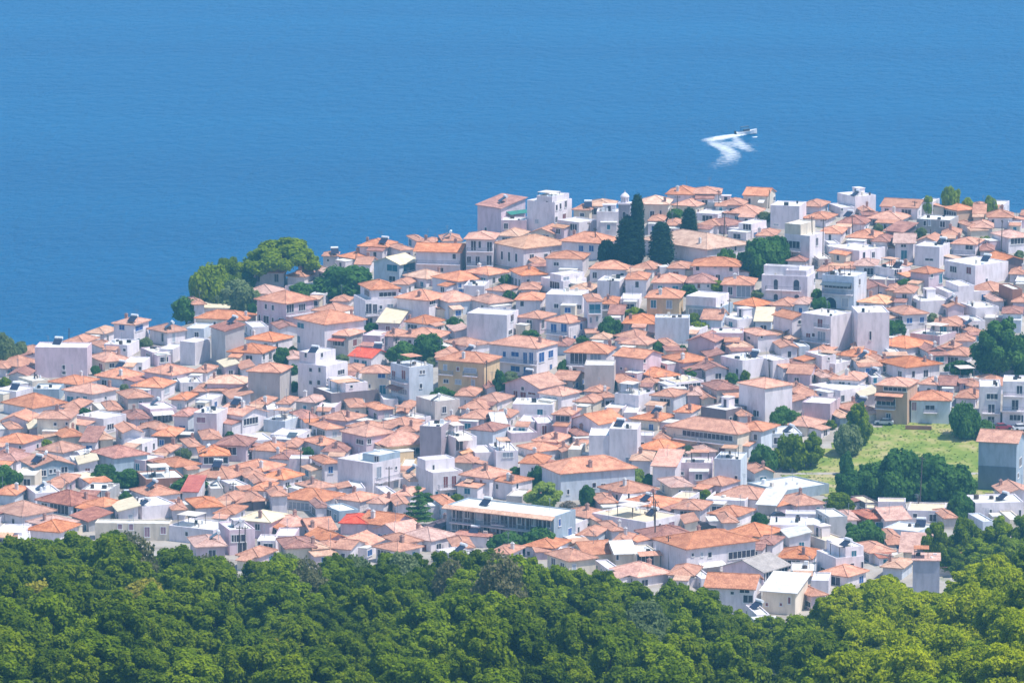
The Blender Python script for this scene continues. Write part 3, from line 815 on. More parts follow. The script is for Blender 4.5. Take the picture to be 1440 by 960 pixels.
H 635 740 795 390 430 W o n ~
F 585 785 800 545 735 B w n | plain beige pink block with blank wall next to the lavender gables # plain beige pink block
G 790 980 1110 500 660 P t d:985,508,14,24 d:833,565,12,10 d:980,585,12,14
H 1095 1145 1200 415 480 R t n ~
V 50 280 455 700 800 P t r:120,740,28,50 r:172,752,38,56 r:230,735,50,12 d:168,658,18,24 | mauve house with front gable and red brown shutters # mauve gabled house
H 285 430 555 750 850 W t p:315,778,20,44 p:350,778,20,44 p:385,780,24,44
F 100 370 400 810 890 W w t:285,860,36,34
H 590 700 770 740 790 W t n ~
H 645 720 780 780 825 W t d:725,800,60,30 ~
F 790 950 1065 748 865 W w n | smooth white angular block with parapet and no windows # angular white block
F 720 840 900 850 900 W w d:870,870,20,24 ~
H 905 1080 1190 935 985 C t ch:910,925
H 1195 1300 1375 890 930 W t ch:1255,865
H 950 1060 1215 620 690 P t n
F 1080 1200 1395 662 740 W y d:1280,690,200,40
H 1115 1250 1440 525 600 P t b:1338,572,60,66 ch:1225,470
@920,400
F 215 440 540 155 250 T w g:330,195,190,50 | house with grey glass front below a white parapet slab # house with grey glass front
+F 225 440 465 75 145 W w n
H 545 680 800 150 210 U t n
H 790 920 1000 152 205 W t n ~
F 425 560 725 252 300 W w n
H 730 800 870 210 270 K t n ~
G 812 930 1065 235 410 W t d:990,252,40,26
F 1000 1190 1345 215 475 W w r:1120,262,32,56 g:1130,350,50,62 r:1040,343,26,30 d:1075,340,18,22 bal:1090,1188,290 bal:1000,1188,385 | white apartment house with red doors and huge blank right wall # white apartment house with red doors
F 210 300 370 312 370 W w d:268,350,14,24 ~
F 380 600 615 327 440 P w n
V 230 405 490 388 490 P d n | pale mauve walled house with slightly sloping dark roof edge # pale mauve walled house
H 600 700 830 345 460 W t d:640,360,18,18 d:725,352,12,12
H 840 900 935 382 430 K o n ~
F 455 595 760 512 645 W w d:493,578,22,48 d:560,590,14,40 bal:458,592,620 so:680,430
F 690 800 915 512 640 W w n
F 1030 1130 1230 482 600 W w d:1178,500,10,14
H 1055 1170 1245 478 520 W t n ~
H 920 990 1030 590 620 W d n ~
H 580 747 938 700 935 W t d:680,868,18,40 d:700,870,12,38 | tall block with pale left wall and blue grey right wall # tall two toned block
H 880 950 1075 730 790 P t d:965,747,40,24 d:1030,740,24,24 ~
F 1000 1187 1268 803 940 P w n | lavender flat roofed block with bluish right side near the trees # lavender corner block
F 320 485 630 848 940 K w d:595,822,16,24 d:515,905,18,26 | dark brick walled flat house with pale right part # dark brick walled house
H 355 450 495 705 760 W t n
H 225 310 345 768 810 P p n ~
F 30 80 180 690 745 W w n ~
@1140,400
F 0 165 300 562 600 W w n ~
F 290 315 530 190 480 W w d:403,345,14,60 | tall white building with wide blank lavender wall on the right # white building with wide blank wall
H 445 640 845 455 490 W t n
H 490 640 880 557 660 W t d:500,608,18,40 d:603,602,22,36 d:693,605,18,40 d:777,600,32,50 ch:785,490 ch:822,478 | long white house with broad hip roof and two dark chimneys # house with two dark chimneys
H 190 330 440 505 550 W t ch:345,485
H 385 460 500 545 580 W t n ~
H 290 380 440 430 470 W t n ~
H 445 650 735 690 950 O t d:570,705,150,26 d:505,790,120,48 d:525,885,30,30 bal:445,570,835 aw:425,630,735,t aw:440,570,765,t | three storey house with orange side wall and dark balconies # orange sided house
H 678 940 972 785 945 U t m:690,820,30,56 d:805,830,60,30 bal:765,850,862 | bluish white house with small balcony at the top of the field # bluish house above the field
H 735 850 935 700 740 W t ch:833,690
F 925 980 1190 635 700 B w n ~
H 995 1090 1200 720 755 W t n ~
H 1135 1240 1340 675 720 W t n ~
H 985 1110 1170 785 830 W t n
F 1140 1280 1300 690 940 W w d:1225,755,70,36 d:1220,838,40,60 d:1218,912,44,40 bal:1160,1278,865
F 1295 1440 1470 655 950 W w d:1410,710,34,56 d:1380,812,42,70 d:1380,897,70,34 d:1432,905,12,50 bal:1300,1440,750 bal:1290,1440,850 | white apartment house with stacked balconies at the right edge # white apartments at right edge
H 875 960 1040 450 490 W t ch:930,435 ~
H 900 1050 1140 510 545 W t n
H 980 1100 1130 415 445 W t n ~
H 1010 1080 1100 345 380 W t n ~
H 840 1000 1035 278 345 W t t:895,302,44,40 d:975,300,40,36 ~
F 680 870 1000 362 410 P w n
F 480 600 680 375 400 W w n ~
F 1005 1060 1180 272 310 W w n ~
F 0 200 420 715 800 W w d:63,745,62,40 d:122,737,24,14 d:205,770,25,40 | 
H 175 320 400 645 715 W t d:210,668,40,26 d:260,682,14,40 bal:165,320,700
H 70 140 180 655 700 W t n ~
F 370 410 480 625 690 W w t:435,645,24,34 ~
H 190 300 440 880 920 W t n ~
H 130 200 215 905 960 T o d:150,925,20,34 ~
@0,560
H -60 150 260 305 385 P t d:140,335,16,28 d:253,325,10,40
H 330 420 560 285 325 C t n
H 600 680 760 290 340 C o n ~
H -40 110 195 450 490 W d n
H -60 60 130 420 460 W d n ~
H 250 420 545 402 430 W t n
G 120 235 490 465 560 T t d:203,503,46,40 d:293,503,32,36 d:342,492,18,28 d:370,488,14,24 d:434,480,40,38 so:222,400 so:288,390 | blue grey house with two white solar tanks on its roof # blue grey house with solar tanks
H 610 770 985 400 500 T d n | blue grey house with broad dark hip roof and deep eaves # house with dark hip roof
F 840 980 1095 420 490 P w n ~
H 1040 1180 1340 495 530 T t n
H 1045 1140 1200 400 430 W t n ~
F 850 960 1050 305 390 W w n
F 905 985 1245 545 650 R w d:1160,590,12,24 | long flat house with bare red brick side # bare red brick house
S 1230 1330 1370 665 700 W r n | small shed with bright red sloping roof beside the brick wall # small bright red shed
F 430 560 700 562 610 W y n
F 545 730 790 622 700 G w d:650,590,60,60
H -40 100 155 655 720 U t n
F 150 240 410 640 720 W w n
H 235 480 660 720 790 U d d:400,745,130,60 d:300,735,40,60 d:560,740,120,50 | low house with very broad dark red roof over a shaded porch # broad dark red porch roof
H 560 700 830 755 800 W t n
H -60 150 345 810 860 W t d:90,828,20,30 d:250,830,30,34
F 825 960 1180 730 820 W w n so:1065,705
H 1115 1170 1230 765 820 W t d:1130,792,18,40 ~
H 1250 1330 1500 735 810 W t n
H 870 1010 1210 695 730 W t n
F 640 1145 1152 845 960 C w m:885,865,26,40 m:993,900,30,66 m:1102,890,30,48 m:810,860,26,36 | long low cream building partly hidden by the wood edge # long low cream building
S 470 600 740 855 900 G d n
F -40 150 190 905 990 W w g:90,945,130,26
H 185 350 500 890 930 P p n ~
H 190 400 505 932 970 W t n
F 495 560 600 410 470 W w n ~
@200,620
F 165 480 620 600 705 W w d:300,625,20,26 d:395,655,24,30 d:455,662,26,30 | low white house with bright flat roof at the wood edge # low white house at wood edge
H 505 620 690 430 470 W t n ~
H 670 750 830 430 470 K t n ~
F 520 620 720 342 372 W w n ~
H 930 1215 1340 405 480 U t g:1070,437,230,44 | long house with terracotta roof above a glazed bluish front # house with glazed bluish front
H 645 860 960 545 660 P y d:778,578,28,40 d:900,580,16,36 ch:775,490 | two storey pinkish house with pale cream tiled roof # cream tiled house
H 880 1000 1150 572 660 W p m:938,590,46,50 d:1030,592,26,40
F 775 895 910 672 775 W w d:850,715,60,44 d:775,690,16,50 | small white house with low dark window touching the wood # small white house at wood
F 895 1030 1050 640 740 P w n
H 500 610 680 522 560 W t n
V 1045 1140 1300 620 675 P t ch:1145,570
G 1110 1240 1390 692 745 P t n
F 1215 1330 1460 472 550 T w n
F 500 590 760 600 770 P w d:650,655,90,46 d:675,725,60,80 d:610,655,10,44 | shaded house front with dark openings between white houses at the wood # shaded house with dark openings
H 1110 1180 1225 490 520 W d n
F 1205 1300 1345 428 460 W y n ~
H 730 820 890 370 400 W t n
@460,640
F 65 308 490 55 258 W w g:350,115,28,78 g:357,220,26,60 p:465,195,30,40 d:465,85,14,20 bal:320,488,165 | white two storey block with large blank left wall and balcony side # white block with blank left wall
+F 330 480 495 10 57 T w d:345,30,30,40
F 495 580 600 72 145 Y w d:545,110,60,30 ~
H 490 560 610 185 240 W o d:535,212,14,30 ~
F 595 715 915 118 280 W w r:800,180,26,76 r:856,176,28,76 t:740,255,18,24 t:812,265,30,24 t:865,262,28,26 bal:742,892,222 | white house with tall red brown shutters and narrow balcony # white house with tall shutters
+F 595 725 745 48 120 W w d:718,95,12,30
H 905 1095 1230 152 295 W t r:940,182,18,42 m:985,200,24,66 r:1040,190,18,50 d:945,257,24,26 d:1030,262,26,26 aw:950,1000,160,o
H 1100 1250 1385 190 305 W t d:1148,210,14,32 d:1283,207,14,34 d:1294,280,18,38 ch:1125,150 ch:1305,145
F 800 1530 1680 415 640 T w | long two storey hotel with rows of shaded balconies and white roof # long hotel
H 715 795 850 332 450 U t t:750,372,36,36
H 90 270 312 460 540 P r d:283,520,24,22 | small house with bright red hip roof near the tiered conifer # small bright red hipped house
G 220 440 580 475 560 P t d:220,522,30,16
V 315 480 655 560 605 P p n
H 480 700 870 600 650 W p n
V 25 250 370 630 690 W t n
F 850 1080 1172 580 625 W d n
H 660 760 850 520 560 K k n ~
H 455 560 640 310 340 W t n
H 70 220 340 340 380 W t n
F 318 405 418 302 332 W w n ~
H 280 380 450 355 395 W t n
H 370 500 640 630 665 W t n
F 1330 1400 1450 640 690 W w d:1360,660,18,24 ~
F 130 180 260 240 290 W w d:130,255,26,40 ~
@700,560
H 370 490 560 115 260 P t d:440,140,92,56 bal:372,488,175 | 
V 492 680 860 175 295 W t d:745,215,70,40 | lavender walled house with long sweeping tiled roof # house with sweeping roof
F 615 750 770 250 480 W w n
F 752 940 972 208 490 W w g:885,423,44,52 | tall blank white block with single grey window low down # tall block with single window
F 940 1050 1060 250 320 W w d:965,308,40,26 ~
H 1060 1150 1200 300 340 W t n ~
H 945 1130 1250 350 425 W t d:1000,390,30,20 d:1210,395,40,40
H 245 400 490 320 360 W t ch:465,255
H 480 560 620 335 400 C t ch:505,300 ~
F 475 560 600 345 450 C w n ~
H 140 280 445 385 425 W t n
H 150 300 355 440 540 W t n
H 300 425 930 505 695 U t d:475,630,14,34 d:650,585,26,30 d:712,590,30,30 ch:765,490 | long bluish house under wavy terracotta roof behind two dark trees # long bluish house
H 695 870 1075 640 740 W t d:790,700,60,26 d:805,665,12,30
H 820 1090 1250 735 835 W t d:1210,740,20,34 so:968,670 d:1012,745,16,36
F 815 1030 1062 700 822 W w n ~
F 640 1000 1240 835 935 W y a:1093,860,20,36 m:1172,865,42,64 d:730,835,30,20 | long low white house with cream flat roof and brown door # long house with cream flat roof
H 440 600 760 800 880 U t p:485,830,20,30 ~
F 320 520 640 850 918 W w n ~
F 1170 1290 1370 690 745 W y n ~
@920,560
H 90 560 720 242 415 C t d:360,252,330,40 r:255,350,34,70 r:457,365,36,62 d:362,337,18,16 d:670,250,20,42 d:622,350,26,46 bal:140,560,290 | large cream house with rounded terrace and red brown arched doors # large cream terrace house
H 540 720 840 218 380 U t n
F 720 760 1000 240 335 U w n ~
H 850 1030 1165 190 255 C t d:960,215,20,20
F 405 582 637 412 620 U w d:552,538,16,32 | bluish white block with brilliantly sunlit narrow right side # block with sunlit narrow side
F 165 390 405 435 565 P w d:255,508,28,26 d:190,505,22,22 d:138,490,10,20
S -10 140 200 460 600 W p d:190,490,10,16
H 300 450 575 600 660 P t p:350,625,18,50
F 350 610 680 690 775 W w d:450,740,130,50 n
H 420 700 830 682 760 W t d:710,710,18,40
F 640 870 1195 655 692 T w n | wide low shed with bright white flat roof below the grassy field # wide white roofed shed
H 850 960 1145 740 790 P t n
F 1105 1180 1305 800 945 G w n | 
F 885 1105 1112 780 880 W w d:970,790,20,16
F 780 1030 1050 855 960 W w n
H 375 560 680 810 865 W t p:560,830,14,30
@1140,560
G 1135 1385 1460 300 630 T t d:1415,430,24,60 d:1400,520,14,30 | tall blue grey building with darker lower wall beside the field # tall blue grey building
F 370 650 660 780 812 G y n ~
+F 455 640 650 700 745 W y n
F 285 370 460 720 775 K y d:330,745,60,30 ~
F 655 900 940 760 840 W y d:705,790,24,28 d:825,805,44,44
V 410 510 665 850 890 W p n
H 305 400 500 830 880 R d n
F 495 720 850 905 970 U w so:745,800 | low house with brilliant white flat roof and round tank # house with brilliant white roof
F 1075 1110 1440 705 830 W w d:1215,775,14,50 d:1413,778,14,50 | 
G 1265 1310 1500 645 740 W t d:1390,665,10,10 | white house with terracotta gable roof at the lower right edge # white gabled house at right
@720,700
H 445 560 640 257 325 U t n ~
F 275 380 500 302 345 W w n ~
H 90 280 385 370 410 W t d:112,373,20,30
V 395 495 690 400 455 C t d:560,420,30,30
V 640 700 830 375 470 C w d:710,390,10,36
F 750 830 1000 378 475 C w d:900,415,110,80 aw:845,1000,365,t | cream house with shaded glazed veranda under small tile strip # house with glazed veranda
H 690 850 1060 565 600 W p n
H 680 770 830 335 370 W t n ~
H 850 960 1250 300 350 W d n
@920,700
H 20 218 695 340 520 W t d:260,382,14,24 p:322,380,14,30 d:375,382,26,36 d:600,378,180,50 d:215,497,18,40 aw:300,460,440,w | large house with sweeping red roof above grey left wall # large red roofed house
H 500 720 865 265 330 C t n
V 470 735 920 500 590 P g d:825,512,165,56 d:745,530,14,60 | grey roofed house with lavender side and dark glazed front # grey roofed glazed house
H 850 1050 1110 408 480 W t ch:995,360
F 920 1090 1110 495 565 G w n
F 1110 1225 1420 405 560 W w d:1335,457,24,36 d:1405,450,12,40 d:1140,480,24,20 | white house with roof hut and dark tank below the town edge # white house with dark tank
+F 1185 1220 1355 318 392 W w so:1340,340
H 1140 1300 1440 557 600 W t n
G 350 670 735 612 800 W t d:527,640,24,14 d:610,628,60,24 d:635,680,60,50 | white house with outside stair just above the dark wood # white house with outside stair
S 735 950 1050 640 790 C w r:912,690,16,42 r:855,717,12,16 r:760,717,12,20 | cream house with white sloping roof right of the outside stair # cream house with white roof
H 960 1060 1155 655 760 P t d:1010,700,80,36 ~
F 1030 1150 1300 322 360 B y n
@1140,700
H 305 400 560 390 440 W t n
F 430 560 680 402 460 C w n ~
S 615 840 875 372 440 C p n
F 690 868 885 425 660 L p n | tall plain lavender grey wall building dipping into the wood # plain lavender grey wall building
%1
F 1354 1372 1406 433 451 W w ~ n
H 916 947 968 558 581 U t ~ n
H 1252 1270 1304 442 465 W t ~ n
H 728 759 780 448 471 P t ~
F 370 401 422 592 609 U w ~ n
H 390 403 442 770 793 C d ~ n
H 990 1008 1042 548 571 B d ~ n
H 662 693 714 606 629 U d ~ n
H 948 984 1000 716 739 W t ~ n
H 264 277 316 768 791 P p ~ n
H 304 346 356 626 649 P d ~ n
H 162 180 214 560 583 B t ~
G 1108 1139 1152 526 543 P t ~
G 978 993 1022 520 537 W d ~
H 1242 1268 1286 798 815 U o ~ n
H 416 442 460 566 583 B p ~ n
H 942 973 986 808 825 W t ~
H 1060 1086 1104 766 783 W d ~ n
H 930 945 974 684 701 C p ~
H 808 834 852 566 583 C t ~ n
G 780 806 824 534 551 B t ~
H 1320 1346 1364 790 807 B t ~
F 748 756 780 595 613 P w ~
H 372 383 404 697 721 W t ~ n
H 1260 1282 1292 411 435 W t ~ n
F 224 243 256 491 511 W w ~ n
H 1228 1247 1260 339 363 W d ~
H 1410 1436 1442 441 465 U d ~
H 888 914 920 647 671 W o ~ n
F 436 455 468 414 435 W w ~
H 638 663 674 650 665 B t ~ n
H 70 95 106 678 693 P t ~ n
H 630 639 666 770 785 W t ~
H 640 665 676 556 571 W t ~
G 1320 1333 1356 432 447 P t ~
F 274 298 314 564 575 W w ~ n
F 20 49 56 668 685 C w ~ n
F 262 287 298 462 479 U w ~
G 1292 1305 1328 494 509 U d ~
S 532 560 572 459 467 P y ~
H 1202 1231 1238 374 389 U p ~
H 440 465 476 774 789 C t ~
F 652 681 688 402 419 W w ~
F 342 355 378 460 477 W w ~
H 862 871 898 538 553 U t ~ n
H 1198 1207 1234 510 525 U o ~ n
H 172 185 208 588 603 P d ~
H 550 572 586 400 415 W t ~
G 1048 1062 1088 671 679 U t ~ n
F 286 296 314 688 701 B w ~ n
G 548 558 576 712 725 W t ~
S 154 168 194 725 733 W y ~
G 986 1014 1026 455 463 U t ~ n
S 312 326 352 565 573 W t ~ n
H 1116 1136 1144 428 441 U p ~ n
G 380 394 420 467 475 W d ~ n
H 1016 1026 1056 493 501 P o ~ n
H 404 428 444 393 401 W t ~
G 1210 1220 1250 411 419 W d ~
F 244 254 284 540 551 W w ~
S 1066 1090 1106 717 725 B w ~ n
S 1100 1110 1140 763 771 W w ~
G 1322 1342 1350 542 555 B d ~ n
G 500 520 528 372 385 W t ~ n
S 1206 1213 1234 558 571 W y ~ n
H 1326 1348 1354 330 343 W t ~
H 454 486 494 641 649 W d ~ n
S 1062 1084 1090 452 465 U y ~
H 482 504 510 522 535 W t ~ n
H 1240 1250 1268 760 773 W t ~
S 114 134 142 622 635 W d ~
H 780 797 808 486 499 U d ~ n
H 1318 1328 1346 730 743 B t ~
G 856 876 884 442 455 W d ~
H 904 921 932 538 551 C t ~ n
S 1102 1112 1130 566 579 W t ~
H 844 861 872 748 761 W t ~ n
H 742 752 770 370 383 W t ~ n
S 988 998 1016 502 515 B d ~ n
F 532 539 560 562 575 W w ~ n
G 1090 1099 1121 489 508 W t ~
F 1141 1165 1172 816 835 W w ~
F 1051 1064 1082 864 883 W w ~
F 778 798 809 780 799 W w ~
S 304 317 335 516 529 P y ~
H 835 844 866 708 721 P t ~
H 484 493 515 573 586 C t ~
H 277 286 311 623 631 W t ~
H 973 987 1007 641 649 P p ~
H 400 407 425 507 517 W p ~
S 103 112 137 659 667 W y ~
F 712 734 746 700 712 B w ~
F 1144 1151 1169 364 379 B w ~
G 979 989 1004 564 574 C t ~
F 877 896 902 580 595 W w ~
F 1366 1382 1391 733 748 U w ~
F 445 471 479 574 586 P w ~
H 1387 1397 1412 426 436 W p ~
F 1114 1124 1139 487 502 U w ~
S 331 341 356 522 532 W t ~
H 1180 1187 1205 735 745 W p ~
F 970 986 995 814 829 W w ~
G 1207 1214 1229 302 310 W t ~
H 1141 1155 1163 536 544 B p ~
F 370 376 392 577 589 W w ~
H 1033 1040 1055 590 598 W t ~
F 1411 1420 1433 733 745 C w ~
G 1369 1385 1391 305 313 C t ~
F 1243 1250 1265 496 508 U w ~
H -2 14 20 608 616 W t ~
S 34 43 56 608 616 P y ~
S 958 964 980 743 751 C t ~
F 19 26 41 763 775 W w ~
F 1159 1166 1181 343 355 W w ~
F 922 928 944 376 388 W w ~
F 1384 1400 1406 448 460 B w ~
G 676 685 698 551 559 W d ~
H 796 812 818 617 625 U d ~
G 778 792 800 641 649 B t ~
H 1012 1018 1034 740 748 W t ~
H 528 560 590 774 795 W t ~
H 335 362 384 782 800 P t ~
H 690 715 735 778 798 W t ~
F 612 640 668 780 797 W w ~
H 770 800 838 788 812 C t ~
F 838 855 872 800 816 W w ~
G 470 492 512 772 792 W t ~
H 418 440 462 772 792 W o ~
'''
SPECS = parse(CATALOG)
STUFF_MB = MB(); STUFF_MATS = []
def house_noun(s, g):
    sz = 'tall' if g.H > 8.2 else 'low' if g.H < 4.2 else ''
    wl = WALL[s.wall][0]
    if s.kind == 'F': d = f'{wl} flat-roofed house'
    else: d = f'{wl} house with {ROOFW[s.roof]} roof'
    return (sz + ' ' + d).strip()
THINGS = []     # dict(obj, px, py, noun, label, land)
for idx, s in enumerate(SPECS):
    rnd = random.Random(1000 + idx)
    g = plan(s)
    parts = []
    build_volume(s, g, None, None, rnd, parts, 1.6)
    for u in s.up:
        gu = plan(u, g.c.z + g.H - .30)
        l = to_local(g, gu.c); drz = -(gu.th - g.th)
        lim = lambda v, q: max(-q, min(q, v))
        gu.L = min(gu.L, g.L - .1); gu.W = min(gu.W, g.W - .1)
        l.x = lim(l.x, max(0, (g.L - gu.L) / 2 - .03)); l.y = lim(l.y, max(0, (g.W - gu.W) / 2 - .03))
        gu.th = g.th; gu.e1, gu.e2 = g.e1, g.e2
        gu.c = g.c + g.e1 * l.x + g.e2 * l.y; gu.c.z = g.c.z + g.H - .24
        build_volume(u, gu, None, None, rnd, parts, .05, (Vector((l.x, l.y, g.H - .24)), 0))
    if s.stuff:
        base = Matrix.Translation(g.c) @ Matrix.Rotation(-g.th, 4, 'Z')
        for d in parts:
            M = base @ matrix_of(d)
            if 'mb' in d: vs, fs, ms, mats = d['mb'].v, d['mb'].f, d['mb'].m, d['mats']
            else:
                me = d['me']; vs = [v.co for v in me.vertices]; fs = [tuple(p.vertices) for p in me.polygons]; ms = [p.material_index for p in me.polygons]; mats = list(me.materials)
            o = len(STUFF_MB.v); STUFF_MB.v += [tuple(M @ Vector(v)) for v in vs]
            for f, mi in zip(fs, ms):
                STUFF_MB.f.append(tuple(i + o for i in f)); mt = mats[mi]
                if mt not in STUFF_MATS: STUFF_MATS.append(mt)
                STUFF_MB.m.append(STUFF_MATS.index(mt))
        continue
    root = link('house', None, None, g.c, (0, 0, -g.th))
    root.empty_display_size = .5
    for d in parts:
        me = d['me'] if 'me' in d else d['mb'].mesh(d['name'], d['mats'])
        d['obj'] = link(d['name'], me, d['parent']['obj'] if isinstance(d['parent'], dict) else root, d['loc'], (0, 0, d['rz']))
        d['obj']['catalog'] = idx
    s.root, s.g = root, g
    root['group'] = 'houses of the seaside town'
    cx, cy = (s.xl + s.xr) / 2, (s.yt + s.yb) / 2
    THINGS.append(dict(obj=root, x=cx, y=s.yt, noun=house_noun(s, g), label=s.label, land=s.land, cat='house'))
if STUFF_MB.v:
    o = link('house_cluster', STUFF_MB.mesh('house_cluster', STUFF_MATS))
    tag(o, 'small half hidden white houses and tiled roofs between the larger houses', 'houses', kind='stuff')

# custom pieces on particular houses
def spec_by(text):
    for s in SPECS:
        if s.land and text in s.land: return s
# hotel balconies: two floors of continuous balconies with dividing walls and dark glazing, widened to paint the recess shade
s = spec_by('long hotel'); g = s.g  # blue grey wall colour has the facade's shade painted in
x, y = g.L / 2, g.W / 2
for fl in range(2):
    z = g.H - 3.3 - 3.0 * fl
    a = 2.5
    for k, (u0, u1) in enumerate(((-x + 1.2, -x + 6.8), (-x + 8.6, x - .6))):
        sl, ra = balcony_meshes(u1 - u0, 1.1)
        b = link('balcony', sl, s.root, ((u0 + u1) / 2, -y, z)); link('railing', ra, b)
        n = max(2, int((u1 - u0) / 1.9))
        for i in range(n):
            u = u0 + (i + .5) * (u1 - u0) / n
            link('balcony_door', window_mesh((u1 - u0) / n - .45, 2.3, 'd'), s.root, (u, -y, z + 1.3))
strip = MB().slab(([(-x - .3, -y - 1.5, g.H - .45), (x + .3, -y - 1.5, g.H - .45), (x + .3, -y - .01, g.H + .1), (-x - .3, -y - .01, g.H + .1)], [(0, 1, 2, 3)]), .16)
link('eave_tiles', strip.mesh('eave_tiles', [RM['o']]), s.root)
# darker lower wall of the tall blue grey building
s = spec_by('tall blue grey building'); g = s.g
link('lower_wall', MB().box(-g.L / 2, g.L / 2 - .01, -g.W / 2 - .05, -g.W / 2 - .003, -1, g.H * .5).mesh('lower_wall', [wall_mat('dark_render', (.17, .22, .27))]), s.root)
# green awning over the terrace of the pink building is its own canvas colour
s = spec_by('pink terraced building')
for c in s.root.children:
    if c.name.startswith('awning'): c.data.materials.clear(); c.data.materials.append(AWNG)

# ------------------------------------------------------------ bell tower
def pxl(t, zx, zy): return t[0] + zx / 4.8, t[1] + zy / 4.8
P = town_pt(*pxl((640, 240), 1145, 470)); k = scale_at(P)
tw = 78 / 4.8 / k; th_ = (470 - 222) / 4.8 / k
root = link('bell_tower', None, None, P, (0, 0, R(-8)))
h = tw / 2
link('shaft', MB().box(-h, h, -h, h, -1.5, th_).mesh('shaft', [STONE]), root)
link('cornice', MB().box(-h - .25, h + .25, -h - .25, h + .25, th_ + .003, th_ + .35).mesh('cornice', [WM['W']]), root)
b = MB()
for a in range(8):
    t = R(45 * a + 22.5); b.tube((h * .62 * math.cos(t), h * .62 * math.sin(t), th_ + .35), (h * .62 * math.cos(t), h * .62 * math.sin(t), th_ + 1.7), .16, .16, 6)
b.lathe([(h * .42, th_ + .35), (h * .42, th_ + 1.7)], 12)
link('lantern', b.mesh('lantern', [WM['W']]), root)
link('dome', MB().lathe([(h * .8, th_ + 1.7), (h * .78, th_ + 1.95), (h * .6, th_ + 2.3), (h * .32, th_ + 2.65), (.12, th_ + 2.85), (.06, th_ + 3.4)], 16).mesh('dome', [WM['W']]), root)
for zz in (.45, .72):
    link('window', window_mesh(.8, 1.6, 'a'), root, (0, -h, th_ * zz))
THINGS.append(dict(obj=root, x=878, y=286, noun='bell tower', label='grey stone bell tower with white domed lantern beside the tall cypress', land='stone bell tower', cat='tower'))

# -------------------------------------------------------------- terrain
def sheet(name, xs, ys, zf, mat, mask=None):
    nx, ny = len(xs), len(ys)
    vs = [(x, y, zf(x, y)) for y in ys for x in xs]
    fs = [(j * nx + i, j * nx + i + 1, (j + 1) * nx + i + 1, (j + 1) * nx + i) for j in range(ny - 1) for i in range(nx - 1)]
    b = MB(); b.add(vs, fs); me = b.mesh(name, [mat])
    me.polygons.foreach_set('use_smooth', [True] * len(me.polygons))
    return link(name, me)
gm, nt, b = new_mat('dusty_ground'); b.inputs['Roughness'].default_value = .95
n = noise(nt, .12, 6, .6); r = ramp(nt, [(.3, (.20, .17, .14)), (.5, (.36, .32, .28)), (.62, (.42, .38, .34)), (.75, (.16, .18, .08))]); nt.links.new(n.outputs['Fac'], r.inputs['Fac'])
fm, nt2, b2 = new_mat('forest_floor'); b2.inputs['Roughness'].default_value = .95
n = noise(nt2, .4, 5); r2 = ramp(nt2, [(.3, (.03, .055, .015)), (.7, (.10, .12, .04))]); nt2.links.new(n.outputs['Fac'], r2.inputs['Fac']); nt2.links.new(r2.outputs[0], b2.inputs['Base Color'])
nt.links.new(r.outputs[0], b.inputs['Base Color'])
gr = sheet('ground', np.linspace(-420, 420, 141), np.concatenate([np.linspace(-60, 600, 12), np.linspace(615, 1450, 140)]), ground_z, gm)
gr.data.materials.append(fm)
for p in gr.data.polygons:
    if p.center.y < 984: p.material_index = 1
tag(gr, kind='structure')

# field with grass
FIELD = [(1062, 690), (1105, 668), (1150, 640), (1200, 604), (1300, 590), (1392, 600), (1400, 690), (1370, 705), (1280, 705), (1190, 705), (1130, 690)]
def inside(px, py, poly):
    c = False; j = len(poly) - 1
    for i in range(len(poly)):
        xi, yi = poly[i]; xj, yj = poly[j]
        if (yi > py) != (yj > py) and px < (xj - xi) * (py - yi) / (yj - yi) + xi: c = not c
        j = i
    return c
fmx, nt, b = new_mat('dry_grass_field'); b.inputs['Roughness'].default_value = .95
n = noise(nt, .16, 6, .65); r = ramp(nt, [(.34, (.13, .20, .02)), (.47, (.20, .255, .035)), (.57, (.33, .31, .10)), (.68, (.44, .36, .19))])
nt.links.new(n.outputs['Fac'], r.inputs['Fac']); nt.links.new(r.outputs[0], b.inputs['Base Color'])
b3 = MB(); step = 2.0
pts = [town_pt(*q) for q in FIELD]
cells = []
for ix in range(int(44 / step), int(130 / step)):
    for iy in range(int(1060 / step), int(1230 / step)):
        x0, y0 = ix * step, iy * step
        if inside(*project((x0 + 1, y0 + 1, town_z(x0 + 1, y0 + 1))), FIELD): cells.append((x0, y0))
for x0, y0 in cells:
    q = [(x0, y0), (x0 + step, y0), (x0 + step, y0 + step), (x0, y0 + step)]
    b3.add([(a, c, town_z(a, c) + .12) for a, c in q], [(0, 1, 2, 3)])
fo = link('field', b3.mesh('field', [fmx])); tag(fo, kind='structure')
gmat = []
